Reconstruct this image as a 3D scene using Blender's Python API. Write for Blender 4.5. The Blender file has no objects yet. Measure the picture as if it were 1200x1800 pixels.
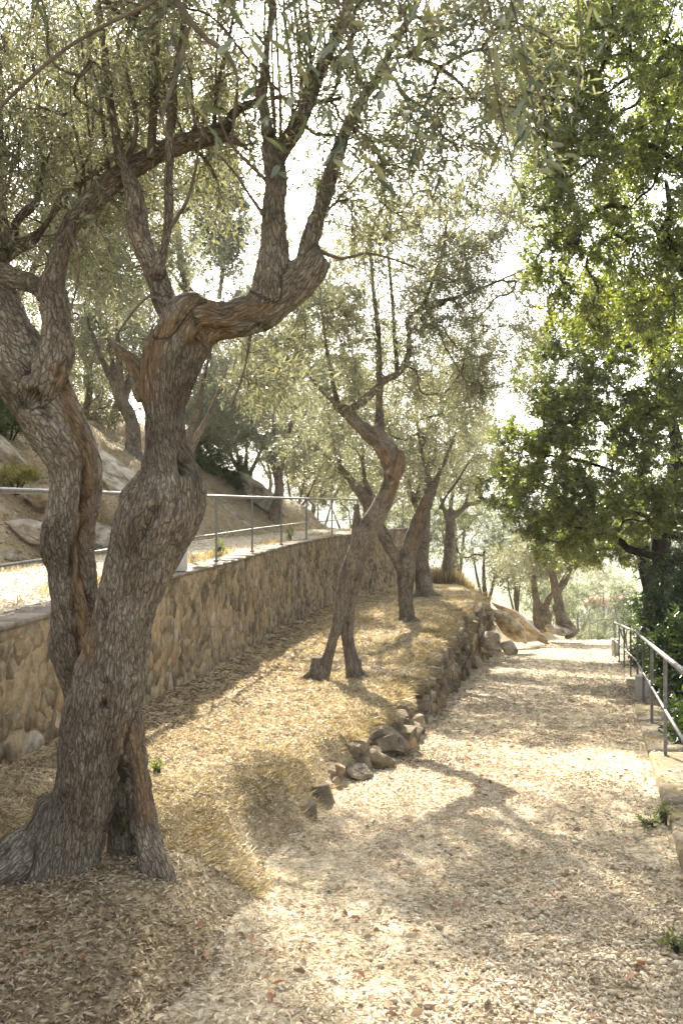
import bpy, math, random
import numpy as np
from mathutils import Vector, Matrix

SC = bpy.context.scene
COL = SC.collection
R = math.radians
rng = np.random.default_rng(7)
random.seed(7)

# ------------------------------------------------------------------ camera
F = 1500.0            # focal length in photo pixels (1200 x 1800)
EYE = 1.6
cd = bpy.data.cameras.new('camera')
cam = bpy.data.objects.new('camera', cd)
COL.objects.link(cam)
cam.location = (0, 0, EYE)
cam.rotation_euler = (R(90), 0, 0)
cd.sensor_fit = 'VERTICAL'
cd.sensor_height = 36.0
cd.sensor_width = 24.0
cd.lens = 30.0
cd.clip_start = 0.05
cd.clip_end = 6000
cd.dof.use_dof = True
cd.dof.focus_distance = 6.5
cd.dof.aperture_fstop = 5.6
SC.camera = cam

# ------------------------------------------------------------------ light
SUN_EL = R(34.0)
SUN_DIR = Vector((-0.20, 1.5, 1.02)).normalized()      # towards the sun
SUN_EL = math.asin(SUN_DIR.z)
SUN_AZ = math.atan2(SUN_DIR.x, SUN_DIR.y)
w = bpy.data.worlds.new('World')
SC.world = w
w.use_nodes = True
wn = w.node_tree
for n in list(wn.nodes):
    wn.nodes.remove(n)
sky = wn.nodes.new('ShaderNodeTexSky')
sky.sky_type = 'NISHITA'
sky.sun_disc = False
sky.sun_elevation = SUN_EL
sky.sun_rotation = SUN_AZ
sky.air_density = 1.0
sky.dust_density = 3.0
sky.ozone_density = 1.0
bg = wn.nodes.new('ShaderNodeBackground')
bg.inputs['Strength'].default_value = 0.12
wo = wn.nodes.new('ShaderNodeOutputWorld')
hsv = wn.nodes.new('ShaderNodeHueSaturation')
hsv.inputs['Saturation'].default_value = 0.40          # hazy white summer sky
wn.links.new(sky.outputs[0], hsv.inputs['Color'])
wn.links.new(hsv.outputs[0], bg.inputs[0])
wn.links.new(bg.outputs[0], wo.inputs[0])

sd = bpy.data.lights.new('sun', 'SUN')
sd.energy = 5.0
sd.angle = R(0.53)
sd.color = (1.0, 0.93, 0.82)
sun = bpy.data.objects.new('sun', sd)
COL.objects.link(sun)
sun.location = (-4, 30, 25)
sun.rotation_euler = SUN_DIR.to_track_quat('Z', 'Y').to_euler()

# thin summer haze over the valley: one closed box round the camera and the whole place
hm = bpy.data.materials.new('haze')
hm.use_nodes = True
hn = hm.node_tree
for n in list(hn.nodes):
    hn.nodes.remove(n)
hv = hn.nodes.new('ShaderNodeVolumePrincipled')
hv.inputs['Color'].default_value = (0.93, 0.95, 1.0, 1)
hv.inputs['Density'].default_value = 0.00028
hv.inputs['Anisotropy'].default_value = 0.3
ho = hn.nodes.new('ShaderNodeOutputMaterial')
hn.links.new(hv.outputs[0], ho.inputs['Volume'])
hx_, hz0, hz1 = 2800.0, -38.0, 48.0
hme = bpy.data.meshes.new('haze')
hme.from_pydata([(x, y, z) for z in (hz0, hz1) for y in (-hx_, hx_) for x in (-hx_, hx_)], [],
                [(0, 2, 3, 1), (4, 5, 7, 6), (0, 1, 5, 4), (1, 3, 7, 5), (3, 2, 6, 7), (2, 0, 4, 6)])
hme.materials.append(hm)
hob = bpy.data.objects.new('haze', hme)
COL.objects.link(hob)
hob['kind'] = 'stuff'
hob['label'] = 'thin pale summer haze softening the far valley'

SC.view_settings.view_transform = 'Standard'
SC.view_settings.look = 'None'
SC.view_settings.gamma = 1.0
SC.view_settings.use_curve_mapping = False
SC.view_settings.exposure = 2.08
SC.render.engine = 'CYCLES'
SC.cycles.max_bounces = 7
SC.cycles.diffuse_bounces = 4
SC.cycles.glossy_bounces = 2
SC.cycles.transmission_bounces = 4
SC.cycles.volume_bounces = 0
SC.cycles.sample_clamp_indirect = 6.0
SC.cycles.use_denoising = True

# ------------------------------------------------------------------ helpers
def at(px, py, d):
    """photo pixel + distance -> world point"""
    return np.array([(px - 600) / F * d, d, EYE + (900 - py) / F * d])

def hash3(ix, iy, iz, seed):
    h = (ix * 374761393 + iy * 668265263 + iz * 2147483647 + seed * 1274126177) & 0xFFFFFFFF
    h = ((h ^ (h >> 13)) * 1274126177) & 0xFFFFFFFF
    h = (h ^ (h >> 16)) & 0xFFFFFFFF
    return h.astype(np.float64) / 4294967295.0

def vnoise(p, seed=0):
    """value noise -1..1, p (n,3)"""
    p = np.asarray(p, float)
    i = np.floor(p).astype(np.int64)
    f = p - i
    u = f * f * f * (f * (f * 6 - 15) + 10)
    r = 0
    for dx in (0, 1):
        wx = u[:, 0] if dx else 1 - u[:, 0]
        for dy in (0, 1):
            wy = u[:, 1] if dy else 1 - u[:, 1]
            for dz in (0, 1):
                wz = u[:, 2] if dz else 1 - u[:, 2]
                r = r + hash3(i[:, 0] + dx, i[:, 1] + dy, i[:, 2] + dz, seed) * wx * wy * wz
    return r * 2 - 1

def fbm(p, seed=0, oct=3, lac=2.1, gain=0.5):
    p = np.asarray(p, float)
    a, s, r = 1.0, 1.0, 0
    for k in range(oct):
        r = r + a * vnoise(p * s + 17.3 * k, seed + k)
        s *= lac
        a *= gain
    return r

def n2(x, y, s, seed=0, oct=3):
    x, y = np.broadcast_arrays(np.asarray(x, float), np.asarray(y, float))
    q = np.stack([x.ravel() * s, y.ravel() * s, np.zeros(x.size)], 1)
    return fbm(q, seed, oct).reshape(x.shape)

def norm(v):
    return v / np.maximum(np.linalg.norm(v, axis=-1, keepdims=True), 1e-9)

def sstep(t):
    t = np.clip(t, 0, 1)
    return t * t * (3 - 2 * t)

def empty(name, loc=(0, 0, 0)):
    o = bpy.data.objects.new(name, None)
    o.empty_display_size = 0.2
    o.location = loc
    COL.objects.link(o)
    return o

def tag(o, label=None, cat=None, group=None, kind=None):
    if label: o['label'] = label
    if cat: o['category'] = cat
    if group: o['group'] = group
    if kind: o['kind'] = kind
    return o

def thing(name, label, cat, loc=(0, 0, 0), group=None):
    return tag(empty(name, tuple(float(c) for c in loc)), label, cat, group)

def mesh(name, V, tris=None, quads=None, smooth=False, face_attr=None, vert_attr=None):
    V = np.ascontiguousarray(V, dtype=np.float32)
    me = bpy.data.meshes.new(name)
    me.vertices.add(len(V))
    me.vertices.foreach_set('co', V.ravel())
    idx, start, pos = [], [], 0
    for fs in (tris, quads):
        if fs is None or len(fs) == 0:
            continue
        fs = np.asarray(fs, dtype=np.int32)
        k = fs.shape[1]
        idx.append(fs.ravel())
        start.append(pos + np.arange(len(fs), dtype=np.int32) * k)
        pos += fs.size
    idx = np.concatenate(idx)
    start = np.concatenate(start)
    me.loops.add(len(idx))
    me.loops.foreach_set('vertex_index', idx)
    me.polygons.add(len(start))
    me.polygons.foreach_set('loop_start', start)
    me.update(calc_edges=True)
    if smooth:
        me.polygons.foreach_set('use_smooth', np.ones(len(start), dtype=bool))
    if face_attr:
        for k, v in face_attr.items():
            a = me.attributes.new(k, 'FLOAT', 'FACE')
            a.data.foreach_set('value', np.asarray(v, dtype=np.float32))
    if vert_attr:
        for k, v in vert_attr.items():
            v = np.asarray(v, dtype=np.float32)
            if v.ndim == 2:
                a = me.attributes.new(k, 'FLOAT_VECTOR', 'POINT')
                a.data.foreach_set('vector', v.ravel())
            else:
                a = me.attributes.new(k, 'FLOAT', 'POINT')
                a.data.foreach_set('value', v)
    return me

def add(name, me, mat=None, parent=None, kind=None, loc=None):
    """link a mesh made in world space; under a parent it is moved into the parent's space"""
    o = bpy.data.objects.new(name, me)
    if mat is not None and len(me.materials) == 0:
        me.materials.append(mat)
    if parent is not None:
        o.parent = parent
        if loc is None:
            p = parent
            off = Vector((0, 0, 0))
            while p is not None:
                off += p.location
                p = p.parent
            if off.length > 0:
                me.transform(Matrix.Translation(-off))
    if loc is not None:
        o.location = loc
    if kind:
        o['kind'] = kind
    COL.objects.link(o)
    return o

def tubes(P, Rr, sides=5):
    """P (M,K,3), Rr (M,K) -> V, quads"""
    P = np.asarray(P, float)
    M, K, _ = P.shape
    T = np.empty_like(P)
    T[:, 1:-1] = P[:, 2:] - P[:, :-2]
    T[:, 0] = P[:, 1] - P[:, 0]
    T[:, -1] = P[:, -1] - P[:, -2]
    T = norm(T)
    ref = np.where(np.abs(T[:, :1, 2:3]) > 0.9, np.array([1.0, 0, 0]), np.array([0, 0, 1.0]))
    A = norm(np.cross(T, np.broadcast_to(ref, T.shape)))
    B = np.cross(T, A)
    th = np.arange(sides) / sides * 2 * np.pi
    V = (P[:, :, None, :] + Rr[:, :, None, None] *
         (np.cos(th)[None, None, :, None] * A[:, :, None, :] + np.sin(th)[None, None, :, None] * B[:, :, None, :]))
    m = np.arange(M)[:, None, None] * (K * sides)
    k = np.arange(K - 1)[None, :, None] * sides
    s = np.arange(sides)[None, None, :]
    s1 = (s + 1) % sides
    q = np.stack([m + k + s, m + k + s1, m + k + sides + s1, m + k + sides + s], -1).reshape(-1, 4)
    return V.reshape(-1, 3), q

def catmull(C, step):
    """C (n,4) x y z r -> resampled (m,4)"""
    C = np.asarray(C, float)
    if len(C) == 2:
        n = max(2, int(np.linalg.norm(C[1, :3] - C[0, :3]) / step) + 1)
        t = np.linspace(0, 1, n)[:, None]
        return C[0] * (1 - t) + C[1] * t
    E = np.vstack([2 * C[0] - C[1], C, 2 * C[-1] - C[-2]])
    E[:, 3] = np.maximum(E[:, 3], 0.3 * min(C[:, 3]))
    out = []
    for i in range(1, len(E) - 2):
        p0, p1, p2, p3 = E[i - 1], E[i], E[i + 1], E[i + 2]
        n = max(2, int(np.linalg.norm(p2[:3] - p1[:3]) / step) + 1)
        t = np.linspace(0, 1, n, endpoint=False)[:, None]
        out.append(0.5 * ((2 * p1) + (-p0 + p2) * t + (2 * p0 - 5 * p1 + 4 * p2 - p3) * t ** 2 + (-p0 + 3 * p1 - 3 * p2 + p3) * t ** 3))
    out.append(C[-1:])
    o = np.vstack(out)
    o[:, 3] = np.maximum(o[:, 3], 0.002)
    return o

# ------------------------------------------------------------------ materials
class NT:
    def __init__(self, name):
        self.m = bpy.data.materials.new(name)
        self.m.use_nodes = True
        self.t = self.m.node_tree
        for n in list(self.t.nodes):
            self.t.nodes.remove(n)
        self.out = self.n('ShaderNodeOutputMaterial')
    def n(self, typ, **kw):
        nd = self.t.nodes.new(typ)
        for k, v in kw.items():
            if k.startswith('i_'):
                key = k[2:]
                key = int(key) if key.isdigit() else key.replace('_', ' ')
                nd.inputs[key].default_value = v
            else:
                setattr(nd, k, v)
        return nd
    def l(self, a, b):
        self.t.links.new(a, b)
    def ramp(self, fac, stops, interp='LINEAR'):
        r = self.n('ShaderNodeValToRGB')
        cr = r.color_ramp
        cr.interpolation = interp
        while len(cr.elements) < len(stops):
            cr.elements.new(0.5)
        for e, (p, c) in zip(cr.elements, stops):
            e.position = p
            e.color = (*c, 1) if len(c) == 3 else c
        self.l(fac, r.inputs[0])
        return r.outputs[0]
    def noise(self, vec, scale, detail=4, rough=0.55, dist=0.0):
        nd = self.n('ShaderNodeTexNoise')
        nd.inputs['Scale'].default_value = scale
        nd.inputs['Detail'].default_value = detail
        nd.inputs['Roughness'].default_value = rough
        nd.inputs['Distortion'].default_value = dist
        if vec is not None:
            self.l(vec, nd.inputs['Vector'])
        return nd.outputs['Fac']
    def mix(self, fac, a, b, blend='MIX'):
        nd = self.n('ShaderNodeMix', data_type='RGBA', blend_type=blend)
        for s, v in ((0, fac), (6, a), (7, b)):
            if isinstance(v, (int, float)):
                nd.inputs[s].default_value = v
            elif isinstance(v, tuple):
                nd.inputs[s].default_value = (*v, 1)
            else:
                self.l(v, nd.inputs[s])
        return nd.outputs[2]
    def math(self, op, a, b=0.0):
        nd = self.n('ShaderNodeMath', operation=op)
        for s, v in ((0, a), (1, b)):
            if isinstance(v, (int, float)):
                nd.inputs[s].default_value = v
            else:
                self.l(v, nd.inputs[s])
        return nd.outputs[0]
    def pos(self):
        return self.n('ShaderNodeNewGeometry').outputs['Position']
    def attr(self, name, out='Fac'):
        return self.n('ShaderNodeAttribute', attribute_name=name).outputs[out]
    def bump(self, h, strength, dist, normal=None):
        b = self.n('ShaderNodeBump')
        b.inputs['Strength'].default_value = strength
        b.inputs['Distance'].default_value = dist
        self.l(h, b.inputs['Height'])
        if normal is not None:
            self.l(normal, b.inputs['Normal'])
        return b.outputs[0]
    def pbsdf(self, color, rough=0.8, normal=None, spec=0.3, metal=0.0):
        p = self.n('ShaderNodeBsdfPrincipled')
        if isinstance(color, tuple):
            p.inputs['Base Color'].default_value = (*color, 1)
        else:
            self.l(color, p.inputs['Base Color'])
        if isinstance(rough, (int, float)):
            p.inputs['Roughness'].default_value = rough
        else:
            self.l(rough, p.inputs['Roughness'])
        p.inputs['Specular IOR Level'].default_value = spec
        p.inputs['Metallic'].default_value = metal
        if normal is not None:
            self.l(normal, p.inputs['Normal'])
        return p.outputs[0]
    def done(self, sh):
        self.l(sh, self.out.inputs['Surface'])
        return self.m

def leaf_mat(name, top, under, trans=0.4, rough=0.42, tcol=None, spec=0.4):
    """top: ramp stops over the leaf's own random value; underside blended on back faces"""
    t = NT(name)
    c = t.ramp(t.attr('rnd'), top)
    if under:
        u = t.ramp(t.attr('rnd'), under)
        g = t.n('ShaderNodeNewGeometry')
        c = t.mix(g.outputs['Backfacing'], c, u)
    p = t.pbsdf(c, rough, None, spec)
    tr = t.n('ShaderNodeBsdfTranslucent')
    tc = t.mix(1.0, t.ramp(t.attr('rnd'), top), tcol or (1.6, 1.6, 0.7), 'MULTIPLY')
    t.l(tc, tr.inputs['Color'])
    m = t.n('ShaderNodeMixShader')
    m.inputs[0].default_value = trans
    t.l(p, m.inputs[1])
    t.l(tr.outputs[0], m.inputs[2])
    return t.done(m.outputs[0])

def bark_mat(name, dark, mid, light, wood=(0.29, 0.195, 0.115), fine=1.0, green=0.0):
    t = NT(name)
    b = t.attr('bark', 'Vector')
    pos = t.pos()
    st = t.noise(b, 1.0, 6, 0.62, 0.4)
    big = t.noise(pos, 3.2, 3, 0.6)
    f = t.math('ADD', t.math('MULTIPLY', st, 0.5), t.math('MULTIPLY', big, 0.5))
    c = t.ramp(f, [(0.30, dark), (0.47, mid), (0.66, light)])
    lich = t.ramp(t.noise(pos, 6.0, 6, 0.7), [(0.52, (0, 0, 0)), (0.64, (1, 1, 1))])
    c = t.mix(t.math('MULTIPLY', lich, 0.45), c, (dark[0] * 2.9, dark[1] * 3.5, dark[2] * 3.9))
    drk = t.ramp(t.noise(pos, 2.1, 5, 0.7), [(0.36, (1, 1, 1)), (0.48, (0, 0, 0))])
    c = t.mix(t.math('MULTIPLY', drk, 0.5), c, (dark[0] * .6, dark[1] * .58, dark[2] * .55))
    if green > 0:
        gm = t.ramp(t.noise(pos, 4.0, 5, 0.65), [(0.52, (0, 0, 0)), (0.68, (1, 1, 1))])
        gm = t.math('MULTIPLY', gm, t.attr('moss'))
        c = t.mix(t.math('MULTIPLY', gm, green), c, (0.075, 0.085, 0.025))
    wc = t.ramp(st, [(0.3, (wood[0] * .35, wood[1] * .33, wood[2] * .3)), (0.55, wood), (0.75, (wood[0] * 1.35, wood[1] * 1.45, wood[2] * 1.6))])
    c = t.mix(t.attr('wood'), c, wc)
    nz = t.n('ShaderNodeTexNoise')
    nz.inputs['Scale'].default_value = 0.9
    nz.inputs['Detail'].default_value = 3
    t.l(b, nz.inputs['Vector'])
    va = t.n('ShaderNodeVectorMath', operation='MULTIPLY_ADD')
    va.inputs[1].default_value = (1.5, 1.5, 1.5)
    t.l(nz.outputs['Color'], va.inputs[0])
    t.l(b, va.inputs[2])
    def plates(sc, w_):
        vo = t.n('ShaderNodeTexVoronoi', feature='DISTANCE_TO_EDGE')
        vo.inputs['Scale'].default_value = sc
        t.l(va.outputs[0], vo.inputs['Vector'])
        return t.ramp(vo.outputs[0], [(0.0, (0, 0, 0)), (w_, (1, 1, 1))])
    cr = t.math('MULTIPLY', plates(1.2, 0.13), t.math('ADD', 0.50, t.math('MULTIPLY', plates(2.6, 0.14), 0.50)))
    cm = t.math('ADD', 0.36, t.math('MULTIPLY', cr, 0.66))  # cracks between plates darkened in the colour, standing in for their shade
    cm = t.math('ADD', t.math('MULTIPLY', cm, t.math('SUBTRACT', 1.0, t.math('MULTIPLY', t.attr('wood'), .6))), t.math('MULTIPLY', t.attr('wood'), .6))
    c = t.mix(1.0, c, cm, 'MULTIPLY')
    h = t.math('ADD', t.math('MULTIPLY', cr, 0.6), st)
    nrm = t.bump(h, 1.0, 0.016 * fine)
    nrm = t.bump(t.noise(pos, 160, 3, 0.6), 0.35, 0.004, nrm)
    return t.done(t.pbsdf(c, 0.9, nrm, 0.15))

def simple_mat(name, stops, scale=8, rough=0.85, bump=0.4, bdist=0.01, spec=0.2, coord='pos', detail=5):
    t = NT(name)
    if coord == 'pos':
        v = t.pos()
    else:
        v = t.n('ShaderNodeTexCoord').outputs['Object']
    f = t.noise(v, scale, detail, 0.6)
    c = t.ramp(f, stops)
    nrm = t.bump(t.noise(v, scale * 4, 4, 0.6), bump, bdist) if bump else None
    return t.done(t.pbsdf(c, rough, nrm, spec))

def stone_mat(name, stops, stain=(0.06, 0.05, 0.035), stain_amt=0.6, orange=0.0, attr='rnd', smear=0.0):
    """stops over each stone's own value; blotches of dirt and lichen on top"""
    t = NT(name)
    pos = t.pos()
    c = t.ramp(t.attr(attr), stops)
    v = t.noise(pos, 14, 6, 0.65)
    c = t.mix(0.55, c, t.ramp(v, [(0.3, (0.35, 0.33, 0.3)), (0.5, (0.8, 0.8, 0.8)), (0.7, (1.25, 1.22, 1.15))]), 'MULTIPLY')
    if smear:
        mm = t.ramp(t.noise(pos, 3.1, 6, 0.7), [(0.44, (0, 0, 0)), (0.56, (1, 1, 1))])
        mc = t.ramp(t.noise(pos, 12, 5, 0.7), [(0.3, (0.22, 0.165, 0.095)), (0.7, (0.43, 0.34, 0.22))])
        c = t.mix(t.math('MULTIPLY', mm, smear), c, mc)
    if orange:
        om = t.ramp(t.noise(pos, 2.3, 4, 0.6), [(0.6, (0, 0, 0)), (0.72, (1, 1, 1))])
        c = t.mix(t.math('MULTIPLY', om, orange), c, (0.36, 0.17, 0.08))
    sm = t.ramp(t.noise(pos, 1.9, 7, 0.75), [(0.45, (0, 0, 0)), (0.60, (1, 1, 1))])
    c = t.mix(t.math('MULTIPLY', sm, stain_amt), c, stain)
    nrm = t.bump(t.noise(pos, 26, 6, 0.7), 1.0, 0.022)
    return t.done(t.pbsdf(c, 0.9, nrm, 0.15))

M = {}
OLV = [(0.0, (0.070, 0.080, 0.050)), (0.45, (0.140, 0.148, 0.095)), (0.8, (0.205, 0.205, 0.130)), (0.96, (0.27, 0.245, 0.13)), (1.0, (0.26, 0.17, 0.07))]
OLU = [(0.0, (0.23, 0.24, 0.185)), (0.7, (0.33, 0.335, 0.265)), (1.0, (0.38, 0.35, 0.24))]
M['olive_leaf'] = leaf_mat('olive_leaf', OLV, OLU, 0.42, 0.42, (1.65, 1.6, 1.1))
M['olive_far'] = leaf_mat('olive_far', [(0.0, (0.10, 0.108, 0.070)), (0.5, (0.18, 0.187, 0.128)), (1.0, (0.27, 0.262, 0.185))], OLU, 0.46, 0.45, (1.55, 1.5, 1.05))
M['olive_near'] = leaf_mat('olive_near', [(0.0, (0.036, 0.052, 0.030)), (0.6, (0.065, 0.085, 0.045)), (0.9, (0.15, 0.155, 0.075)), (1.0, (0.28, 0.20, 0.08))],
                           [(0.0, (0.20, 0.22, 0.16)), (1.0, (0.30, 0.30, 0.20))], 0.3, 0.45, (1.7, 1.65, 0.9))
M['oak_leaf'] = leaf_mat('oak_leaf', [(0.0, (0.032, 0.050, 0.018)), (0.4, (0.092, 0.108, 0.042)), (0.75, (0.18, 0.188, 0.078)), (0.985, (0.265, 0.25, 0.115)), (1.0, (0.25, 0.10, 0.035))],
                         [(0.0, (0.13, 0.145, 0.08)), (1.0, (0.23, 0.23, 0.12))], 0.45, 0.3, (2.0, 2.1, 0.7), 0.6)
M['bush_leaf'] = leaf_mat('bush_leaf', [(0.0, (0.018, 0.034, 0.014)), (0.6, (0.042, 0.066, 0.026)), (0.9, (0.11, 0.13, 0.05)), (1.0, (0.19, 0.19, 0.085))],
                          None, 0.32, 0.28, (1.9, 2.0, 0.7), 0.6)
M['green_bush'] = leaf_mat('green_bush', [(0.0, (0.04, 0.062, 0.026)), (0.6, (0.085, 0.12, 0.045)), (1.0, (0.15, 0.18, 0.07))], None, 0.35, 0.5)
M['conifer'] = leaf_mat('conifer', [(0.0, (0.025, 0.04, 0.03)), (0.6, (0.045, 0.065, 0.04)), (1.0, (0.07, 0.09, 0.05))], None, 0.15, 0.6)
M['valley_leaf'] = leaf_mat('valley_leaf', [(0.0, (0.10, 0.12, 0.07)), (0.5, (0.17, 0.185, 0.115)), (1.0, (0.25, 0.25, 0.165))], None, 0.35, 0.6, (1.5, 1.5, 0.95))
M['litter'] = leaf_mat('litter', [(0.0, (0.13, 0.085, 0.043)), (0.22, (0.26, 0.19, 0.105)), (0.5, (0.45, 0.365, 0.235)), (0.8, (0.64, 0.555, 0.40)), (0.97, (0.73, 0.66, 0.53)), (1.0, (0.36, 0.19, 0.10))], None, 0.12, 0.7, (1.2, 1.0, 0.8), 0.3)
M['straw'] = leaf_mat('straw', [(0.0, (0.20, 0.15, 0.08)), (0.4, (0.40, 0.325, 0.19)), (0.8, (0.56, 0.48, 0.31)), (1.0, (0.68, 0.62, 0.46))], None, 0.3, 0.6, (1.3, 1.2, 0.8))
M['green_grass'] = leaf_mat('green_grass', [(0.0, (0.10, 0.105, 0.03)), (0.6, (0.22, 0.20, 0.06)), (1.0, (0.38, 0.31, 0.11))], None, 0.3, 0.6, (1.4, 1.4, 0.7))
M['moss_grass'] = leaf_mat('moss_grass', [(0.0, (0.16, 0.125, 0.05)), (0.6, (0.32, 0.255, 0.11)), (1.0, (0.48, 0.40, 0.20))], None, 0.3, 0.7, (1.3, 1.2, 0.7))
M['weed'] = leaf_mat('weed', [(0.0, (0.08, 0.11, 0.035)), (1.0, (0.20, 0.22, 0.08))], None, 0.35, 0.45)
M['bark'] = bark_mat('olive_bark', (0.115, 0.088, 0.060), (0.255, 0.205, 0.147), (0.41, 0.345, 0.26), green=0.8)
M['oak_bark'] = bark_mat('oak_bark', (0.02, 0.016, 0.012), (0.05, 0.042, 0.033), (0.11, 0.095, 0.075))
M['twig'] = simple_mat('olive_twig', [(0.3, (0.06, 0.046, 0.032)), (0.7, (0.165, 0.13, 0.092))], 14, 0.85, 0.4, 0.004)
M['oak_twig'] = simple_mat('oak_twig', [(0.3, (0.025, 0.02, 0.016)), (0.7, (0.07, 0.058, 0.045))], 14, 0.85, 0.3, 0.004)
M['rubble'] = stone_mat('rubble_stone', [(0.0, (0.16, 0.12, 0.07)), (0.3, (0.29, 0.225, 0.14)), (0.6, (0.40, 0.325, 0.215)), (0.85, (0.36, 0.255, 0.14)), (1.0, (0.48, 0.43, 0.34))], orange=0.5, stain_amt=.72, smear=.65)
M['dry_stone'] = stone_mat('dry_stone', [(0.0, (0.17, 0.13, 0.075)), (0.5, (0.28, 0.22, 0.14)), (0.85, (0.36, 0.295, 0.20)), (1.0, (0.34, 0.22, 0.11))], stain_amt=0.6, attr='rnd')
M['coping'] = stone_mat('coping_stone', [(0.0, (0.27, 0.225, 0.165)), (0.8, (0.36, 0.31, 0.24)), (1.0, (0.36, 0.24, 0.15))], stain_amt=0.5)
def wall_mortar():
    t = NT('mortar')
    p = t.pos()
    c = t.ramp(t.noise(p, 7, 6, 0.7), [(0.3, (0.16, 0.115, 0.06)), (0.5, (0.32, 0.245, 0.145)), (0.7, (0.44, 0.35, 0.23))])
    om = t.ramp(t.noise(p, 2.3, 4, 0.6), [(0.6, (0, 0, 0)), (0.72, (1, 1, 1))])
    c = t.mix(t.math('MULTIPLY', om, 0.5), c, (0.34, 0.17, 0.08))
    sm = t.ramp(t.noise(p, 1.7, 5, 0.7), [(0.46, (0, 0, 0)), (0.68, (1, 1, 1))])
    c = t.mix(t.math('MULTIPLY', sm, 0.6), c, (0.06, 0.05, 0.035))
    n = t.bump(t.noise(p, 22, 6, 0.7), 0.9, 0.02)
    return t.done(t.pbsdf(c, 0.95, n, 0.1))
M['mortar'] = wall_mortar()
def rock_mat():
    t = NT('rock')
    o = t.n('ShaderNodeObjectInfo')
    p = t.pos()
    c = t.ramp(t.noise(p, 3.5, 7, 0.68), [(0.36, (0.15, 0.115, 0.07)), (0.5, (0.36, 0.31, 0.235)), (0.62, (0.54, 0.485, 0.39))])
    om = t.ramp(t.noise(p, 1.8, 6, 0.7), [(0.48, (0, 0, 0)), (0.66, (1, 1, 1))])
    c = t.mix(t.math('MULTIPLY', om, 0.5), c, (0.30, 0.22, 0.12))
    n = t.bump(t.noise(p, 12, 7, 0.7), 0.9, 0.05)
    return t.done(t.pbsdf(c, 0.9, n, 0.15))
M['rock'] = rock_mat()
def ground_mat(name, a, b, c_, scale=5.0, tuft=None):
    t = NT(name)
    p = t.pos()
    f = t.math('ADD', t.math('MULTIPLY', t.noise(p, scale, 5, 0.65), 0.5), t.math('MULTIPLY', t.noise(p, scale * 9, 4, 0.7), 0.5))
    c = t.ramp(f, [(0.36, a), (0.5, b), (0.62, c_)])
    if tuft:
        m = t.ramp(t.noise(p, 1.3, 5, 0.65), [(0.47, (0, 0, 0)), (0.6, (1, 1, 1))])
        c = t.mix(t.math('MULTIPLY', m, 0.75), c, tuft)
    n = t.bump(t.noise(p, 55, 4, 0.7), 0.9, 0.02)
    n = t.bump(t.noise(p, 9, 4, 0.6), 0.6, 0.05, n)
    return t.done(t.pbsdf(c, 0.95, n, 0.1))
M['path'] = ground_mat('path_ground', (0.22, 0.165, 0.09), (0.44, 0.365, 0.235), (0.62, 0.54, 0.385), 3.0)
M['bank'] = ground_mat('bank_ground', (0.20, 0.14, 0.075), (0.38, 0.295, 0.175), (0.54, 0.45, 0.30), 2.5, (0.34, 0.28, 0.15))
M['terrace'] = ground_mat('terrace_ground', (0.34, 0.28, 0.19), (0.50, 0.44, 0.33), (0.62, 0.57, 0.46), 2.5)
M['hillside'] = ground_mat('hillside_ground', (0.17, 0.12, 0.07), (0.31, 0.24, 0.15), (0.45, 0.37, 0.25), 2.2, (0.36, 0.30, 0.16))
M['valley'] = ground_mat('valley_ground', (0.07, 0.075, 0.035), (0.13, 0.13, 0.065), (0.22, 0.2, 0.11), 0.4)
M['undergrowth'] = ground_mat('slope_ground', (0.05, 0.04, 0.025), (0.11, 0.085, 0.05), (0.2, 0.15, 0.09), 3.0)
M['mountain'] = ground_mat('mountain_woods', (0.03, 0.045, 0.03), (0.06, 0.075, 0.045), (0.10, 0.11, 0.07), 0.02)
def pebble_mat():
    t = NT('pebble')
    c = t.ramp(t.attr('rnd'), [(0.0, (0.28, 0.215, 0.13)), (0.35, (0.43, 0.355, 0.24)), (0.8, (0.56, 0.49, 0.36)), (1.0, (0.44, 0.31, 0.19))])
    return t.done(t.pbsdf(c, 0.8, None, 0.3))
M['pebble'] = pebble_mat()
def metal_mat():
    t = NT('galvanised_steel')
    p = t.pos()
    c = t.ramp(t.noise(p, 25, 4, 0.6), [(0.35, (0.11, 0.105, 0.097)), (0.65, (0.20, 0.195, 0.18))])
    ru = t.ramp(t.noise(p, 9, 5, 0.7), [(0.58, (0, 0, 0)), (0.68, (1, 1, 1))])
    c = t.mix(t.math('MULTIPLY', ru, .5), c, (0.16, 0.095, 0.055))
    return t.done(t.pbsdf(c, 0.5, t.bump(t.noise(p, 90, 3), .2, .002), 0.5, 0.3))
M['metal'] = metal_mat()
M['box'] = simple_mat('painted_concrete', [(0.3, (0.40, 0.385, 0.35)), (0.7, (0.50, 0.485, 0.45))], 9, 0.75, 0.2, 0.004)
def kerb_mat():
    t = NT('kerb_concrete')
    p = t.pos()
    c = t.ramp(t.noise(p, 11, 6, 0.65), [(0.3, (0.11, 0.088, 0.06)), (0.55, (0.21, 0.175, 0.125)), (0.75, (0.30, 0.26, 0.195))])
    m = t.ramp(t.noise(p, 2.6, 5, 0.65), [(0.47, (0, 0, 0)), (0.6, (1, 1, 1))])
    c = t.mix(t.math('MULTIPLY', m, 0.75), c, (0.155, 0.12, 0.04))
    n = t.bump(t.noise(p, 60, 4, 0.65), 0.6, 0.008)
    return t.done(t.pbsdf(c, 0.9, n, 0.15))
M['kerb'] = kerb_mat()
M['plaster'] = simple_mat('house_plaster', [(0.3, (0.55, 0.48, 0.42)), (0.7, (0.65, 0.58, 0.5))], 0.6, 0.9, 0, 0)
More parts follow.
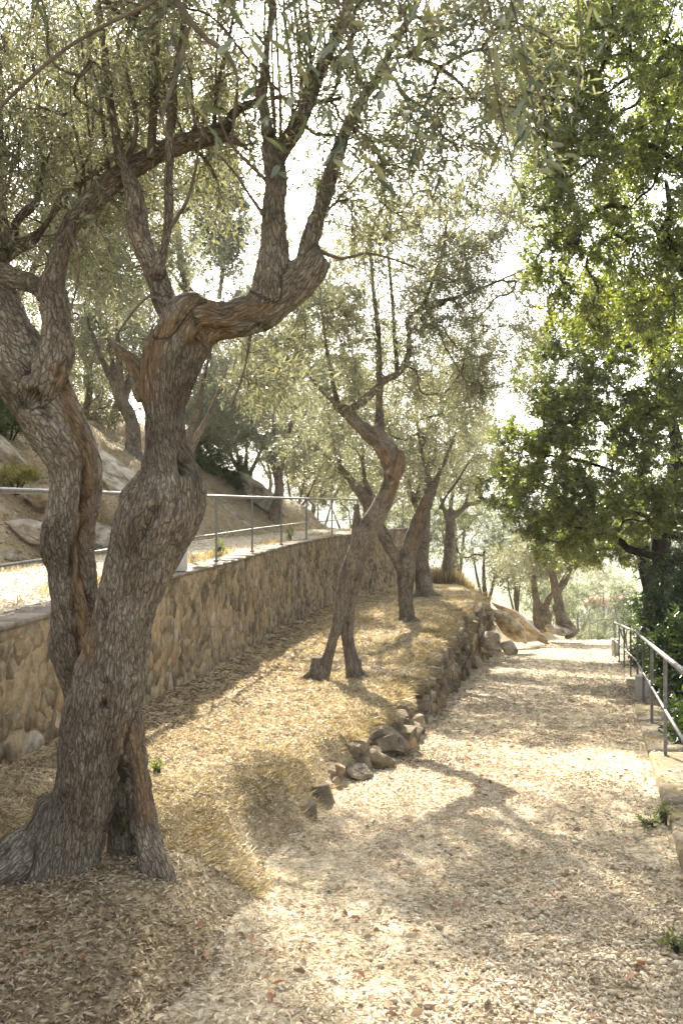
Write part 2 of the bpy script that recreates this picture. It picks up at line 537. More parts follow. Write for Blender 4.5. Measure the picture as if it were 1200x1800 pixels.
M['rooftile'] = simple_mat('roof_tile', [(0.3, (0.36, 0.13, 0.07)), (0.7, (0.5, 0.2, 0.11))], 1.5, 0.85, 0, 0)
M['glass'] = simple_mat('window_glass', [(0.3, (0.03, 0.04, 0.05)), (0.7, (0.05, 0.06, 0.07))], 1, 0.1, 0, 0, 0.5)

# ------------------------------------------------------------------ plan of the place
def tab(pairs):
    a = np.array(pairs, float)
    return lambda d: np.interp(d, a[:, 0], a[:, 1])
xR = lambda d: 0.47 + 0.307 * np.asarray(d, float)
xL_ = tab([(-4, -2.2), (3, -.80), (4.5, -.48), (7.2, -.18), (8.1, .216), (10.2, .82), (14, 1.60), (18.5, 2.55), (22, 3.30), (26, 4.4), (30, 5.6), (34, 6.7), (37, 7.6), (40, 9.9), (46, 12.3)])
xL = lambda d: xL_(d) + 0.06 * np.sin(np.asarray(d) * 2.1) + 0.04 * np.sin(np.asarray(d) * 5.3 + 1)
xW = tab([(-4, -3.45), (5, -2.62), (6.24, -2.5), (8.2, -2.3), (10.7, -2.1), (12.9, -1.78), (15.9, -1.46), (18.5, -1.1), (21, -.68), (23.5, -.1), (26, .65), (28.5, 1.6), (30.5, 2.45), (40, 6.0), (46, 8.0)])
zB = tab([(-4, .15), (0, .02), (3, -.2), (4.3, -.29), (5.2, -.30), (6.2, -.36), (8.2, -.55), (10.7, -.70), (12.9, -.78), (18.5, -.90), (26, -.98), (32, -1.08), (34, -1.5), (36, -2.3), (40, -3.5), (46, -5.2)])
wB = tab([(-4, .9), (4, .55), (5.2, .42), (6.5, .32), (9, .30), (20, .3), (25, .4), (28, .6), (30.5, 1.6), (34, 2.6), (38, 1.6), (40, .9)])
zT = lambda d: np.where(np.asarray(d) < 30.5, .78 + .011 * (np.asarray(d, float) - 8.2), np.maximum(zB(d) + .02, 1.025 - 1.0 * (np.asarray(d) - 30.5)))
zP = lambda d: np.where(np.asarray(d) < 40.5, -.11 * np.asarray(d, float), -4.455 - .26 * (np.asarray(d) - 40.5))

def gz(x, d):
    """height of the ground between the retaining wall and the kerb"""
    x = np.asarray(x, float); d = np.asarray(d, float)
    e = xL(d) - x
    t = sstep((e + 0.05) / wB(d))
    z = zP(d) * (1 - t) + zB(d) * t
    z = z + 0.018 * n2(x, d, 1.3, 3) + 0.012 * n2(x, d, 6.0, 5, 2)
    z = z + t * 0.035 * n2(x, d, 2.6, 9)
    z = z + .10 * np.exp(-(((x + 1.12) / .55) ** 2 + ((d - 4.28) / .45) ** 2))
    # litter heaped against the foot of the retaining wall
    z = z + 0.10 * np.exp(-np.maximum(x - xW(d), 0) / 0.35) * t
    return z

def sheet(name, fx, fz, ds, us, mat, kind='structure'):
    D, U = np.meshgrid(ds, us, indexing='ij')
    X = fx(U, D)
    Z = fz(X, D, U)
    V = np.stack([X, D, Z], -1).reshape(-1, 3)
    n, m = D.shape
    i = np.arange(n - 1)[:, None] * m + np.arange(m - 1)[None, :]
    q = np.stack([i, i + 1, i + m + 1, i + m], -1).reshape(-1, 4)
    o = add(name, mesh(name, V, quads=q, smooth=True), mat)
    return tag(o, kind=kind)

ds_near = np.concatenate([np.arange(-4, 2, .25), np.arange(2, 14, .085), np.arange(14, 26, .16), np.arange(26, 46.1, .25)])
o = sheet('path', lambda u, d: xL(d) + u * (xR(d) + .06 - xL(d)), lambda x, d, u: gz(x, d), ds_near, np.linspace(0, 1, 70), M['path'])
tag(o, 'pale gravel path covered in dry leaf litter between bank and kerb')
TW_ = 2.75
ub = np.concatenate([np.linspace(0, .45, 55), np.linspace(.46, 1, 40)])
o = sheet('bank', lambda u, d: xL(d) + u * (xW(d) - .12 - TW_ * sstep((d - 30.75) / .5) - xL(d)), lambda x, d, u: gz(x, d), ds_near, ub, M['bank'])
tag(o, 'grassy bank of straw and litter between path and retaining wall')
TW = 2.7
o = sheet('terrace_path', lambda u, d: xW(d) - .12 - u * (TW - .1), lambda x, d, u: zT(d) - .012 + .015 * n2(x, d, 2.2, 12), np.concatenate([np.arange(-4, 30.3, .4), [30.6, 30.9]]), np.linspace(0, 1, 14), M['terrace'])
tag(o, 'sunlit upper path on the terrace behind the railing')
def hill_z(x, d):
    e = np.maximum(xW(d) - TW - np.asarray(x), 0)
    k = np.interp(d, [0, 10, 20, 26, 34, 60], [.9, .95, .85, .6, .55, .5])
    z = zT(np.minimum(d, 60)) + k * np.minimum(e, 4.5) * sstep(e / .8) + .50 * np.minimum(np.maximum(e - 4.5, 0), 12)
    return z + sstep(e / 1.2) * (.20 * n2(x, d, .7, 21) + .06 * n2(x, d, 2.9, 22))
o = sheet('hillside', lambda u, d: xW(d) - TW + .06 - 34 * u ** 1.7, lambda x, d, u: hill_z(x, d), np.arange(-4, 62, .4), np.linspace(0, 1, 60), M['hillside'])
tag(o, 'brown leaf strewn hillside rising behind the upper path')
SR = lambda d: xR(d) + .46
def slope_z(x, d):
    e = np.maximum(np.asarray(x) - SR(d), 0)
    return zP(d) - .55 - .42 * np.minimum(e, 22) + .12 * n2(x, d, .8, 31) * sstep(e / 1.0)
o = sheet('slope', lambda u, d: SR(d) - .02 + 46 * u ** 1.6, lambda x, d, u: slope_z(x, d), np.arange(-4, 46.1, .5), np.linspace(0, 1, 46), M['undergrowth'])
tag(o, 'dark shaded slope dropping away beyond the kerb')
# valley beyond the end of the path, falling away and then out to the horizon
def valley_z(x, y):
    z = -5.6 - .20 * (y - 44)
    z = np.maximum(z, -24 - .002 * (y - 130))
    return z + .5 * n2(x, y, .06, 41)
yv = np.concatenate([np.arange(44, 140, 4), np.array([150, 180, 220, 280, 360, 500, 800, 1400, 2600])])
xv = np.concatenate([-np.array([2600, 1200, 500, 250, 150, 100]), np.arange(-70, 71, 6), np.array([100, 150, 250, 500, 1200, 2600])])
XX, YY = np.meshgrid(xv, yv, indexing='ij')
V = np.stack([XX, YY, valley_z(XX, YY)], -1).reshape(-1, 3)
n, m = XX.shape
i = np.arange(n - 1)[:, None] * m + np.arange(m - 1)[None, :]
tag(add('valley', mesh('valley', V, quads=np.stack([i, i + m, i + m + 1, i + 1], -1).reshape(-1, 4), smooth=True), M['valley']),
    'wooded valley floor seen beyond the end of the path', kind='structure')
# ground under and behind everything
V = []
s_ = 2600.0
gs = np.array([-2600, -600, -150, -60, -20, 20, 60, 150, 600, 2600.])
XX, YY = np.meshgrid(gs, gs, indexing='ij')
V = np.stack([XX, YY, np.full(XX.shape, -36.0)], -1).reshape(-1, 3)
n = len(gs)
i = np.arange(n - 1)[:, None] * n + np.arange(n - 1)[None, :]
tag(add('ground', mesh('ground', V, quads=np.stack([i, i + n, i + n + 1, i + 1], -1).reshape(-1, 4)), M['valley']),
    'low ground under the valley reaching the horizon', kind='structure')
# far wooded mountain
az = np.linspace(-1.0, 1.1, 90)
hs = np.linspace(0, 1, 14)
A, Hh = np.meshgrid(az, hs, indexing='ij')
ridge = 1.0 + .5 * np.exp(-((A - .165) / .03) ** 2) + .8 * np.exp(-((A + .05) / .16) ** 2) + .5 * np.exp(-((A - .6) / .25) ** 2)
rad = 950 - 330 * (1 - Hh) ** 1.3
top = 13 * ridge + 3 * n2(A, A * 0, 30, 51)
Zm = -30 + (top + 30) * Hh ** .8 + 3 * n2(A * 300, Hh * 60, .09, 52) * (Hh > 0)
V = np.stack([np.sin(A) * rad, np.cos(A) * rad, Zm], -1).reshape(-1, 3)
n, m = A.shape
i = np.arange(n - 1)[:, None] * m + np.arange(m - 1)[None, :]
tag(add('mountain', mesh('mountain', V, quads=np.stack([i, i + m, i + m + 1, i + 1], -1).reshape(-1, 4), smooth=True), M['mountain']),
    'blue hazy wooded mountain ridge far beyond the trees', kind='structure')

# ------------------------------------------------------------------ stonework
def curve_sampler(xf, d0, d1, n=1500):
    d = np.linspace(d0, d1, n)
    x = xf(d)
    # smooth the plan line so that the wall bends gently
    k = np.ones(61) / 61
    xs = np.convolve(np.pad(x, 30, mode='edge'), k, 'valid')
    xs[:40] = x[:40] + (xs[40] - x[40])
    xs[-40:] = x[-40:] + (xs[-41] - x[-41])
    s = np.concatenate([[0], np.cumsum(np.hypot(np.diff(d), np.diff(xs)))])
    tx, ty = np.gradient(xs, s), np.gradient(d, s)
    def f(q):
        q = np.asarray(q, float)
        X, Y = np.interp(q, s, xs), np.interp(q, s, d)
        TX, TY = np.interp(q, s, tx), np.interp(q, s, ty)
        return X, Y, TY, -TX          # point, outward normal (towards +x)
    return f, s[-1]

def voronoi_cells(sites, nb=14):
    """clip a box round every site by the bisectors of its neighbours"""
    out = []
    for i, p in enumerate(sites):
        dd = np.sum((sites - p) ** 2, 1)
        js = np.argsort(dd)[1:nb + 1]
        poly = [p + np.array(c) for c in ((-.5, -.5), (.5, -.5), (.5, .5), (-.5, .5))]
        for j in js:
            mid = (p + sites[j]) / 2
            nn = sites[j] - p
            new = []
            for a, b in zip(poly, poly[1:] + poly[:1]):
                da, db = np.dot(a - mid, nn), np.dot(b - mid, nn)
                if da <= 0:
                    new.append(a)
                if (da < 0 < db) or (db < 0 < da):
                    new.append(a + (b - a) * (da / (da - db)))
            poly = new
            if len(poly) < 3:
                break
        out.append(np.array(poly) if len(poly) >= 3 else None)
    return out

def cell_stone(poly, gap, proud, jit):
    """one stone over a flat cell: list of (u, v, out) and faces"""
    c = poly.mean(0)
    v = poly - c
    ln = np.linalg.norm(v, axis=1, keepdims=True)
    base = c + v * np.maximum(0.3, (ln - gap) / ln)
    # round the corners a little: cut each vertex
    n = len(base)
    pts = []
    for k in range(n):
        a, b = base[k], base[(k + 1) % n]
        pts.append(a + rng.normal(0, .006, 2))
        if np.linalg.norm(b - a) > .13:
            pts.append((a + b) / 2 + rng.normal(0, .010, 2))
    base = np.array(pts)[:10]
    n = len(base)
    top = c + (base - c) * (1 - .004 / np.maximum(np.linalg.norm(base - c, axis=1, keepdims=True), .03))
    tilt = rng.normal(0, .045, 2)
    h_top = proud + (top - c) @ tilt + rng.normal(0, jit, n)
    V = [(*p, -.05) for p in base] + [(*p, max(.004, h)) for p, h in zip(top, h_top)] + [(*c, proud + rng.normal(0, jit))]
    quads = [(k, (k + 1) % n, n + (k + 1) % n, n + k) for k in range(n)]
    tris = [(n + k, n + (k + 1) % n, 2 * n) for k in range(n)]
    return np.array(V), np.array(tris), np.array(quads)

wall_f, wall_len = curve_sampler(xW, 3.2, 30.5)
def wall_base(X, Y):
    return gz(X + .02, Y) - .08
def build_retaining_wall():
    X0, Y0, _, _ = wall_f(0)
    root = thing('retaining_wall', 'long rubble stone retaining wall holding up the terrace on the left', 'wall', (float(X0), float(Y0), 0))
    # mortar core
    ss = np.arange(0, wall_len + .01, .15)
    X, Y, NX, NY = wall_f(ss)
    zb, zt = wall_base(X, Y) - .2, zT(Y) - .035
    rows = []
    us = np.linspace(0, 1, 26)
    for u in us:
        z = zb + (zt - zb) * u
        off = .004 + .013 * n2(ss * 4, z * 4, 1.0, 61)
        rows.append(np.stack([X + NX * off, Y + NY * off, z], -1))
    rows.append(np.stack([X - NX * .34, Y - NY * .34, zt], -1))
    rows.append(np.stack([X - NX * .34, Y - NY * .34, zb], -1))
    G = np.stack(rows, 1)
    n, m = G.shape[:2]
    i = np.arange(n - 1)[:, None] * m + np.arange(m - 1)[None, :]
    q = np.stack([i, i + m, i + m + 1, i + 1], -1).reshape(-1, 4)
    V = G.reshape(-1, 3)
    e = (n - 1) * m
    endq = [(e + k, e + k + 1, e + m - 1, e + m - 2) for k in range(0)]
    tri = [(e + k, e + k + 1, e + m - 1) for k in range(m - 2)]
    add('mortar', mesh('mortar', V, tris=np.array(tri), quads=q, smooth=True), M['mortar'], root)
    # stones
    sites = []
    v = 0.0
    row = 0
    for v in np.arange(.05, 2.15, .15):
        for s in np.arange(0, wall_len + .2, .205):
            sites.append((s + rng.uniform(-.12, .12) + (row % 2) * .1, v + rng.uniform(-.085, .085)))
        row += 1
    sites = np.array(sites)
    keep = rng.uniform(size=len(sites)) > .24
    sites = sites[keep]
    cells = voronoi_cells(sites)
    items = []
    for p, poly in zip(sites, cells):
        if poly is None or p[0] < .05 or p[0] > wall_len - .02:
            continue
        poly[:, 0] = np.clip(poly[:, 0], 0, wall_len)
        X, Y, NX, NY = wall_f(p[0])
        zt = float(zT(Y)) - .04
        if p[1] > zt - float(wall_base(X, Y)) + .12:
            continue
        base0 = float(wall_base(X, Y)) - .04
        hmax = zt - base0
        poly = np.stack([poly[:, 0], np.minimum(poly[:, 1], hmax)], 1)
        if poly[:, 1].max() - poly[:, 1].min() < .05:
            continue
        Vc, T, Q = cell_stone(poly, rng.uniform(.003, .014), rng.uniform(.001, .015), .0035)
        X, Y, NX, NY = wall_f(Vc[:, 0])
        W = np.stack([X + NX * Vc[:, 2], Y + NY * Vc[:, 2], base0 + Vc[:, 1]], -1)
        size = (np.ptp(Vc[:, 0]) + np.ptp(Vc[:, 1])) / max(2.0, Y.mean())
        px = 600 + F * W[:, 0].mean() / W[:, 1].mean()
        items.append((size if px > -20 else 0, W, T, Q, rng.uniform()))
    items.sort(key=lambda a: -a[0])
    for sz, W, T, Q, r in items[:300]:
        add('stone', mesh('stone', W, T, Q, face_attr={'rnd': np.full(len(T) + len(Q), r)}), M['rubble'], root)
    Vs, Ts, Qs, rs_t, rs_q, o = [], [], [], [], [], 0
    for sz, W, T, Q, r in items[300:]:
        Vs.append(W); Ts.append(T + o); Qs.append(Q + o)
        rs_t += [r] * len(T); rs_q += [r] * len(Q)
        o += len(W)
    add('rubble', mesh('rubble', np.vstack(Vs), np.vstack(Ts), np.vstack(Qs), face_attr={'rnd': rs_t + rs_q}), M['rubble'], root, 'stuff')
    # coping stones
    s = 0.0
    while s < wall_len - .1:
        L = min(rng.uniform(.38, .75), wall_len - s)
        a, b = s + .0025, s + L - .0025
        q = np.array([a, b])
        X, Y, NX, NY = wall_f(q)
        z0 = zT(Y) - .03
        h = .038 + rng.uniform(-.003, .004)
        o1, o2 = .03 + rng.uniform(-.006, .006), -.36
        bev = .012
        P = []
        for (oo, zz) in ((o1 - .004, 0), (o1, h - bev), (o1 - bev, h), (o2 + bev, h), (o2, h - bev), (o2, 0)):
            for k in (0, 1):
                P.append((X[k] + NX[k] * oo, Y[k] + NY[k] * oo, z0[k] + zz + rng.normal(0, .003)))
        P = np.array(P)
        Q = [(2 * k, 2 * k + 1, 2 * ((k + 1) % 6) + 1, 2 * ((k + 1) % 6)) for k in range(6)]
        T = [(0, 2 * k, 2 * k + 2) for k in range(1, 5)] + [(1, 2 * k + 3, 2 * k + 1) for k in range(1, 5)]
        add('coping_stone', mesh('coping_stone', P, np.array(T), np.array(Q), face_attr={'rnd': np.full(14, rng.uniform())}), M['coping'], root)
        s += L
    return root
build_retaining_wall()

# ---- dry stone edging of the bank
def chunk_mesh(name, seed, r):
    """a cut rubble stone of unit size: chamfered block, knocked about"""
    g = np.random.default_rng(seed)
    V = []
    c = .30
    for sx in (-1, 1):
        for sy in (-1, 1):
            for sz in (-1, 1):
                k = g.uniform(.18, .42, 3)
                V.append((sx * (1 - k[0]), sy, sz)); V.append((sx, sy * (1 - k[1]), sz)); V.append((sx, sy, sz * (1 - k[2])))
    V = np.array(V, float) * .5
    V = V * .9 + g.normal(0, .05, V.shape)
    import bmesh
    bm = bmesh.new()
    for p in V:
        bm.verts.new(p)
    bmesh.ops.convex_hull(bm, input=list(bm.verts))
    loose = [v for v in bm.verts if not v.link_faces]
    bmesh.ops.delete(bm, geom=loose, context='VERTS')
    me = bpy.data.meshes.new(name)
    bm.to_mesh(me)
    bm.free()
    a = me.attributes.new('rnd', 'FLOAT', 'FACE')
    a.data.foreach_set('value', np.full(len(me.polygons), r, dtype=np.float32))
    return me
chunks = [chunk_mesh('stone', 100 + k, (k + .5) / 10) for k in range(10)]
for me in chunks:
    me.materials.append(M['dry_stone'])

def build_dry_wall():
    root = thing('dry_stone_wall', 'low dry stone wall edging the grassy bank above the path', 'wall', (float(xL(7)), 7.0, float(zP(7))))
    cnt = 0
    d = 6.3
    while d < 30:
        far = np.clip((d - 12) / 12, 0, 1)
        H = float(zB(d) - zP(d))
        H *= float(np.interp(d, [6.3, 8, 10.5, 22, 30], [.45, .6, .85, .92, .75]))
        tx = float(xL(d + .05) - xL(d - .05)) / .1
        ang = math.atan2(1, tx)
        rh = .125 + .11 * far
        rows = max(1, int(round(H / rh)))
        for k in range(rows):
            if rng.uniform() < .06 + .22 * (d > 24) + .22 * (d < 8.2):
                continue
            h = (k + .5) * H / rows
            x = float(xL(d)) - .02 - (h / max(H, .1)) * float(wB(d)) * .50
            o = bpy.data.objects.new('stone', chunks[int(rng.integers(10))])
            COL.objects.link(o)
            o.parent = root
            yy = d + rng.uniform(-.08, .08)
            o.location = Vector((x + rng.normal(0, .035), yy, float(zP(d)) + h + (.02 if d > 8.2 else -.05) + rng.normal(0, .02))) - root.location
            o.rotation_euler = (rng.normal(0, .25), rng.normal(0, .25), ang + rng.normal(0, .3))
            k2 = (1 + .55 * far) * (.58 if d < 8.5 else 1)
            o.scale = (rng.uniform(.17, .36) * k2, rng.uniform(.2, .3), (H / rows) * rng.uniform(.85, 1.4))
            cnt += 1
        d += rng.uniform(.27, .38) * (1 + .75 * far)
    return cnt
n_dry = build_dry_wall()

# ---- boulders and slabs
def rock(name, label, c, size, rot, seed, planes=16, sub=4, group=None, mat='rock', cat='rock'):
    import bmesh
    bm = bmesh.new()
    bmesh.ops.create_icosphere(bm, subdivisions=sub, radius=1)
    me = bpy.data.meshes.new(name)
    bm.to_mesh(me)
    bm.free()
    n = len(me.vertices)
    co = np.empty(n * 3, dtype=np.float32)
    me.vertices.foreach_get('co', co)
    D = norm(co.reshape(-1, 3).astype(float))
    g = np.random.default_rng(seed)
    N = norm(g.normal(size=(planes, 3)))
    H = g.uniform(.6, 1.0, planes)
    k = D @ N.T
    r = np.min(np.where(k > .05, H / np.maximum(k, .05), 9), axis=1)
    r = np.minimum(r, 1.25)
    V = D * r[:, None]
    V = V + D * (.05 * fbm(V * 3 + seed, 70, 4))[:, None]
    V = V - D * (.07 * (1 - sstep(np.abs(vnoise(V * np.array([1.2, 2.0, 5.0]) + seed * 2.3, 75)) / .12)))[:, None]
    V = V * np.array(size)
    me.vertices.foreach_set('co', V.astype(np.float32).ravel())
    a = me.attributes.new('rnd', 'FLOAT', 'POINT')
    a.data.foreach_set('value', np.full(n, g.uniform(), dtype=np.float32))
    me.update()
    me.materials.append(M[mat])
    o = bpy.data.objects.new(name, me)
    COL.objects.link(o)
    o.location = [float(v) for v in c]
    o.rotation_euler = rot
    return tag(o, label, cat, group)
RG = 'rocks on the hillside'
rock('rock_slab', 'big pale slanting rock slab with ochre underside between the two leaning stems', at(196, 838, 17.0), (1.35, .8, .26), (R(6), R(38), R(10)), 5, 9, 5, RG)
rock('boulder', 'grey jointed boulder behind the handrail at far left edge', at(58, 940, 13.4), (.42, .32, .18), (.2, .35, .4), 7, 9, 4, RG)
rock('boulder', 'smaller grey boulder lying below the jointed one at the left', at(25, 985, 12.6), (.34, .3, .17), (.1, .3, 1.4), 8, 9, 4, RG)
rock('boulder', 'dark grey outcrop under the green shrub at upper left', at(-4, 790, 15.6), (.5, .4, .32), (.2, .5, 1.0), 9, 10, 4, RG)
rock('boulder', 'pale broken rock beside the yellow green weeds at the left', at(75, 872, 14.4), (.42, .32, .18), (.3, .4, 2.0), 18, 9, 4, RG)
rock('boulder', 'brown boulder tucked under the slanting slab', at(185, 955, 15.6), (.5, .4, .22), (.3, .5, .2), 10, 10, 4, RG)
rock('rock_slab', 'long grey tilted slab behind the railing beside the trunk hollow', at(415, 915, 25.5), (.95, .4, .18), (R(4), R(36), R(-10)), 11, 9, 4, RG)
rock('rock_slab', 'grey leaning slab below the forked hillside olive', at(462, 873, 28.5), (1.0, .5, .28), (R(4), R(40), R(0)), 12, 9, 4, RG)
rock('boulder', 'pale flat stone beyond the forked hillside olive', at(500, 893, 31), (.6, .5, .22), (.1, .4, .3), 13, 9, 4, RG)
RB = 'rocks on the slope at the end of the bank'
rock('rock_slab', 'long pale slab sloping down the end of the bank', at(912, 1090, 33.0), (1.25, .42, .18), (R(-6), R(38), R(12)), 14, 9, 4, RB)
rock('rock_slab', 'dark sided slab leaning beside the path beyond the dry stone wall', at(893, 1100, 29.0), (1.15, .36, .22), (R(-24), R(42), R(10)), 15, 9, 4, RB)
rock('boulder', 'brown boulder at the foot of the bank on the path edge', at(893, 1140, 24.6), (.30, .26, .24), (.2, .3, .5), 16, 10, 3, RB)
rock('boulder', 'rounded brown rock below the two far olive trunks', at(980, 1108, 36.5), (.62, .4, .24), (.1, .1, .3), 19, 12, 4, RB)
rock('boulder', 'small grey rock wedged at the end of the dry stone wall', at(862, 1128, 23.5), (.34, .3, .26), (.4, .3, 1.5), 17, 10, 3, RB)
ls = rock('loose_stone', 'loose tan stone with orange corner lying at the wall foot on the path', (0, 0, 0), (.19, .12, .095), (.1, .15, .3), 21, 10, 3, None, 'dry_stone', 'stone')
p = at(808, 1194, 1); dd = 17.0
for dd in np.arange(10, 22, .05):
    q = at(808, 1197, dd)
    if q[2] < float(gz(q[0], dd)):
        break
ls.location = (q[0], q[1], float(gz(q[0], q[1])) + .05)
ES = 'stones along the near edge of the bank'
for k, (px, py, sx, lab) in enumerate([(690, 1308, .24, 'rounded mossy edging stone at the near end of the dry wall'),
                                       (655, 1338, .20, 'low edging stone half under mossy grass beside the path'),
                                       (632, 1362, .14, 'smallest edging stone nearest the camera at the bank foot'),
                                       (722, 1268, .22, 'squarish edging stone just before the wall grows taller')]):
    for dd in np.arange(5, 16, .04):
        q = at(px, py + 8, dd)
        if q[2] < float(gz(q[0], dd)):
            break
    rock('edging_stone', lab, (q[0], q[1], float(gz(q[0], q[1])) + .05), (sx, sx * .75, sx * .55), (.1, .2, .5 * k), 30 + k, 10, 3, ES, 'dry_stone', 'stone')

# ---- kerb
def build_kerb():
    root = tag(empty('kerb', (float(xR(2)), 2.0, float(zP(2)))), 'mossy concrete kerb along the right edge of the path', None, None, 'structure')
    d = -3.0
    while d < 39:
        L = 2.4
        ya, yb = d + .008, d + L - .008
        P = []
        prof = [(-.0, -.35), (.004, .045), (.02, .062), (.40, .062), (.415, .045), (.42, -.9)]
        nd = 9
        ys = np.linspace(ya, yb, nd)
        for j, y in enumerate(ys):
            for a, (u, z) in enumerate(prof):
                jit = .006 * float(vnoise(np.array([[y * 3, a * 1.7, 0]]), 81)[0])
                P.append((float(xR(y)) + u + jit, y, float(zP(y)) + z + jit))
        P = np.array(P)
        m = len(prof)
        Q = [(j * m + a, (j + 1) * m + a, (j + 1) * m + a + 1, j * m + a + 1) for j in range(nd - 1) for a in range(m - 1)]
        T = [(0, k, k + 1) for k in range(1, m - 1)] + [((nd - 1) * m, (nd - 1) * m + k + 1, (nd - 1) * m + k) for k in range(1, m - 1)]
        add('kerb_stone', mesh('kerb_stone', P, np.array(T), np.array(Q)), M['kerb'], root)
        d += L
build_kerb()

# ---- railings
def poly_tube(pts, r, sides=10):
    P = np.array(pts, float)[None]
    return tubes(P, np.full(P.shape[:2], r), sides)
def railing(name, label, line, posts, h, mid, r_top, r_mid, r_post, base=0.0):
    """line(t) gives foot points; posts is a list of t"""
    root = thing(name, label, 'railing', line(posts[0]))
    ts = np.linspace(posts[0], posts[-1], max(30, len(posts) * 4))
    foot = np.array([line(t) for t in ts])
    V, Q = poly_tube(foot + np.array([0, 0, h]), r_top, 12)
    add('top_rail', mesh('top_rail', V, quads=Q, smooth=True), M['metal'], root)
    V, Q = poly_tube(foot + np.array([0, 0, mid]), r_mid, 10)
    add('middle_rail', mesh('middle_rail', V, quads=Q, smooth=True), M['metal'], root)
    me = None
    for t in posts:
        f = np.array(line(t)) - np.array(root.location)
        if me is None:
            V, Q = poly_tube([(0, 0, -.05), (0, 0, .02), (0, 0, h * .5), (0, 0, h - r_top * .5)], r_post, 10)
            # flat foot plate
            V2, Q2 = poly_tube([(0, 0, -.02), (0, 0, .012)], r_post * 2.1, 12)
            cap = [(len(V) + 12 + k, len(V) + 12 + (k + 1) % 12, len(V) + 12) for k in range(1, 11)]
            me = mesh('post', V, quads=Q, smooth=False)
            mp = mesh('foot_plate', V2, np.array(cap) - len(V), Q2)
            mp.materials.append(M['metal'])
            me.materials.append(M['metal'])
        o = bpy.data.objects.new('post', me)
        COL.objects.link(o)
        o.parent = root
        o.location = [float(v) for v in f]
        q = bpy.data.objects.new('foot_plate', mp)
        COL.objects.link(q)
        q.parent = o
    return root
def lineL(d):
    return (float(xW(d)) - .16, float(d), float(zT(d)) + .022)
railing('railing', 'grey steel handrail on top of the rubble retaining wall', lineL, [3.4, 5.9, 8.35, 10.7, 13.1, 15.7, 18.3, 20.9, 23.5, 26.0, 28.3, 30.2], .985, .40, .024, .014, .019)
def lineR(d):
    return (float(xR(d)) + .16 - .03 * max(0, d - 17) , float(d), float(zP(d)) + .06)
railing('railing', 'grey steel handrail on the mossy kerb beside the dark bushes', lineR, [2.2, 4.3, 6.5, 8.75, 11.2, 13.6, 16.0, 18.6, 21.2, 23.8, 26.6], 1.02, .47, .026, .016, .019)
def lineF(t):
    x = 13.9 + t * 6.5
    return (x, 53 + 2.5 * t - 1.5 * t * t, -6.2 + .55 * t * t)
railing('railing', 'distant thin handrail crossing the valley beyond the path end', lineF, [k / 12 for k in range(13)], .95, .5, .025, .02, .02)

# ---- pale boxes at the foot of the railings
def box_light(label, c, w_, d_, h, rot, group):
    root = thing('path_light', label, 'path light', c, group)
    root.rotation_euler = (0, 0, rot)
    def body(w0, w1, dd0, z0, z1, bev, nm):
        P = []
        for z, s in ((z0, 0), (z0 + bev, 1), (z1 - bev, 1), (z1, 0)):
            f = (z - z0) / (z1 - z0)
            hw = (w0 + (w1 - w0) * f) / 2
            hd = dd0 / 2
            b = bev
            i = 0 if s else b * .7
            pts = [(-hw + b, -hd + i), (hw - b, -hd + i), (hw - i, -hd + b), (hw - i, hd - b), (hw - b, hd - i), (-hw + b, hd - i), (-hw + i, hd - b), (-hw + i, -hd + b)]
            P += [(x, y, z) for x, y in pts]
        Q = [(k * 8 + a, k * 8 + (a + 1) % 8, (k + 1) * 8 + (a + 1) % 8, (k + 1) * 8 + a) for k in range(3) for a in range(8)]
        T = [(24, 24 + k, 25 + k) for k in range(1, 7)] + [(0, k + 1, k) for k in range(1, 7)]
        o = bpy.data.objects.new(nm, mesh(nm, P, np.array(T), np.array(Q)))
        o.data.materials.append(M['box'])
        o.parent = root
        COL.objects.link(o)
    body(w_ * .86, w_, d_, -.02, h - .03, .008, 'body')
    body(w_ * 1.03, w_ * 1.03, d_ * 1.03, h - .028, h, .008, 'lid')
PG = 'pale box lights at the foot of the railings'
dl = 11.25
box_light('pale grey box light on the wall top behind the big leaning trunk', (float(xW(dl)) + .02 - .14, dl, float(zT(dl)) + .03), .20, .2, .33, R(-6), PG)
dl = 14.4
box_light('pale grey tapered box light on the kerb under the right handrail', (float(xR(dl)) + .17, dl, float(zP(dl)) + .062), .21, .2, .36, R(-17), PG)
dl = 27.6
box_light('small grey box light at the far end of the right handrail', (float(xR(dl)) - .1, dl, float(zP(dl)) + .03), .26, .25, .5, R(-17), PG)

# ------------------------------------------------------------------ trees
def px_chain(pts, d=None):
    """photo pixels (x, y, diameter[, distance]) -> world x y z r"""
    out = []
    for p in pts:
        dd = p[3] if len(p) > 3 else d
        q = at(p[0], p[1], dd)
        out.append((*q, p[2] * .5 / F * dd))
    return np.array(out)

def frames(P):
    """parallel transport frames"""
    T = norm(np.gradient(P, axis=0))
    a = np.cross(T[0], [0.3, 1.0, 0.1])
    a = a / np.linalg.norm(a)
    A = np.empty_like(P)
    for i in range(len(P)):
        a = a - T[i] * np.dot(a, T[i])
        a = a / max(np.linalg.norm(a), 1e-6)
        A[i] = a
    return T, A, np.cross(T, A)

def seg_dist_px(px, py, line):
    best = np.full(px.shape, 1e9)
    for (x0, y0), (x1, y1) in zip(line[:-1], line[1:]):
        dx, dy = x1 - x0, y1 - y0
        t = np.clip(((px - x0) * dx + (py - y0) * dy) / max(dx * dx + dy * dy, 1e-6), 0, 1)
        best = np.minimum(best, np.hypot(px - x0 - t * dx, py - y0 - t * dy))
    return best

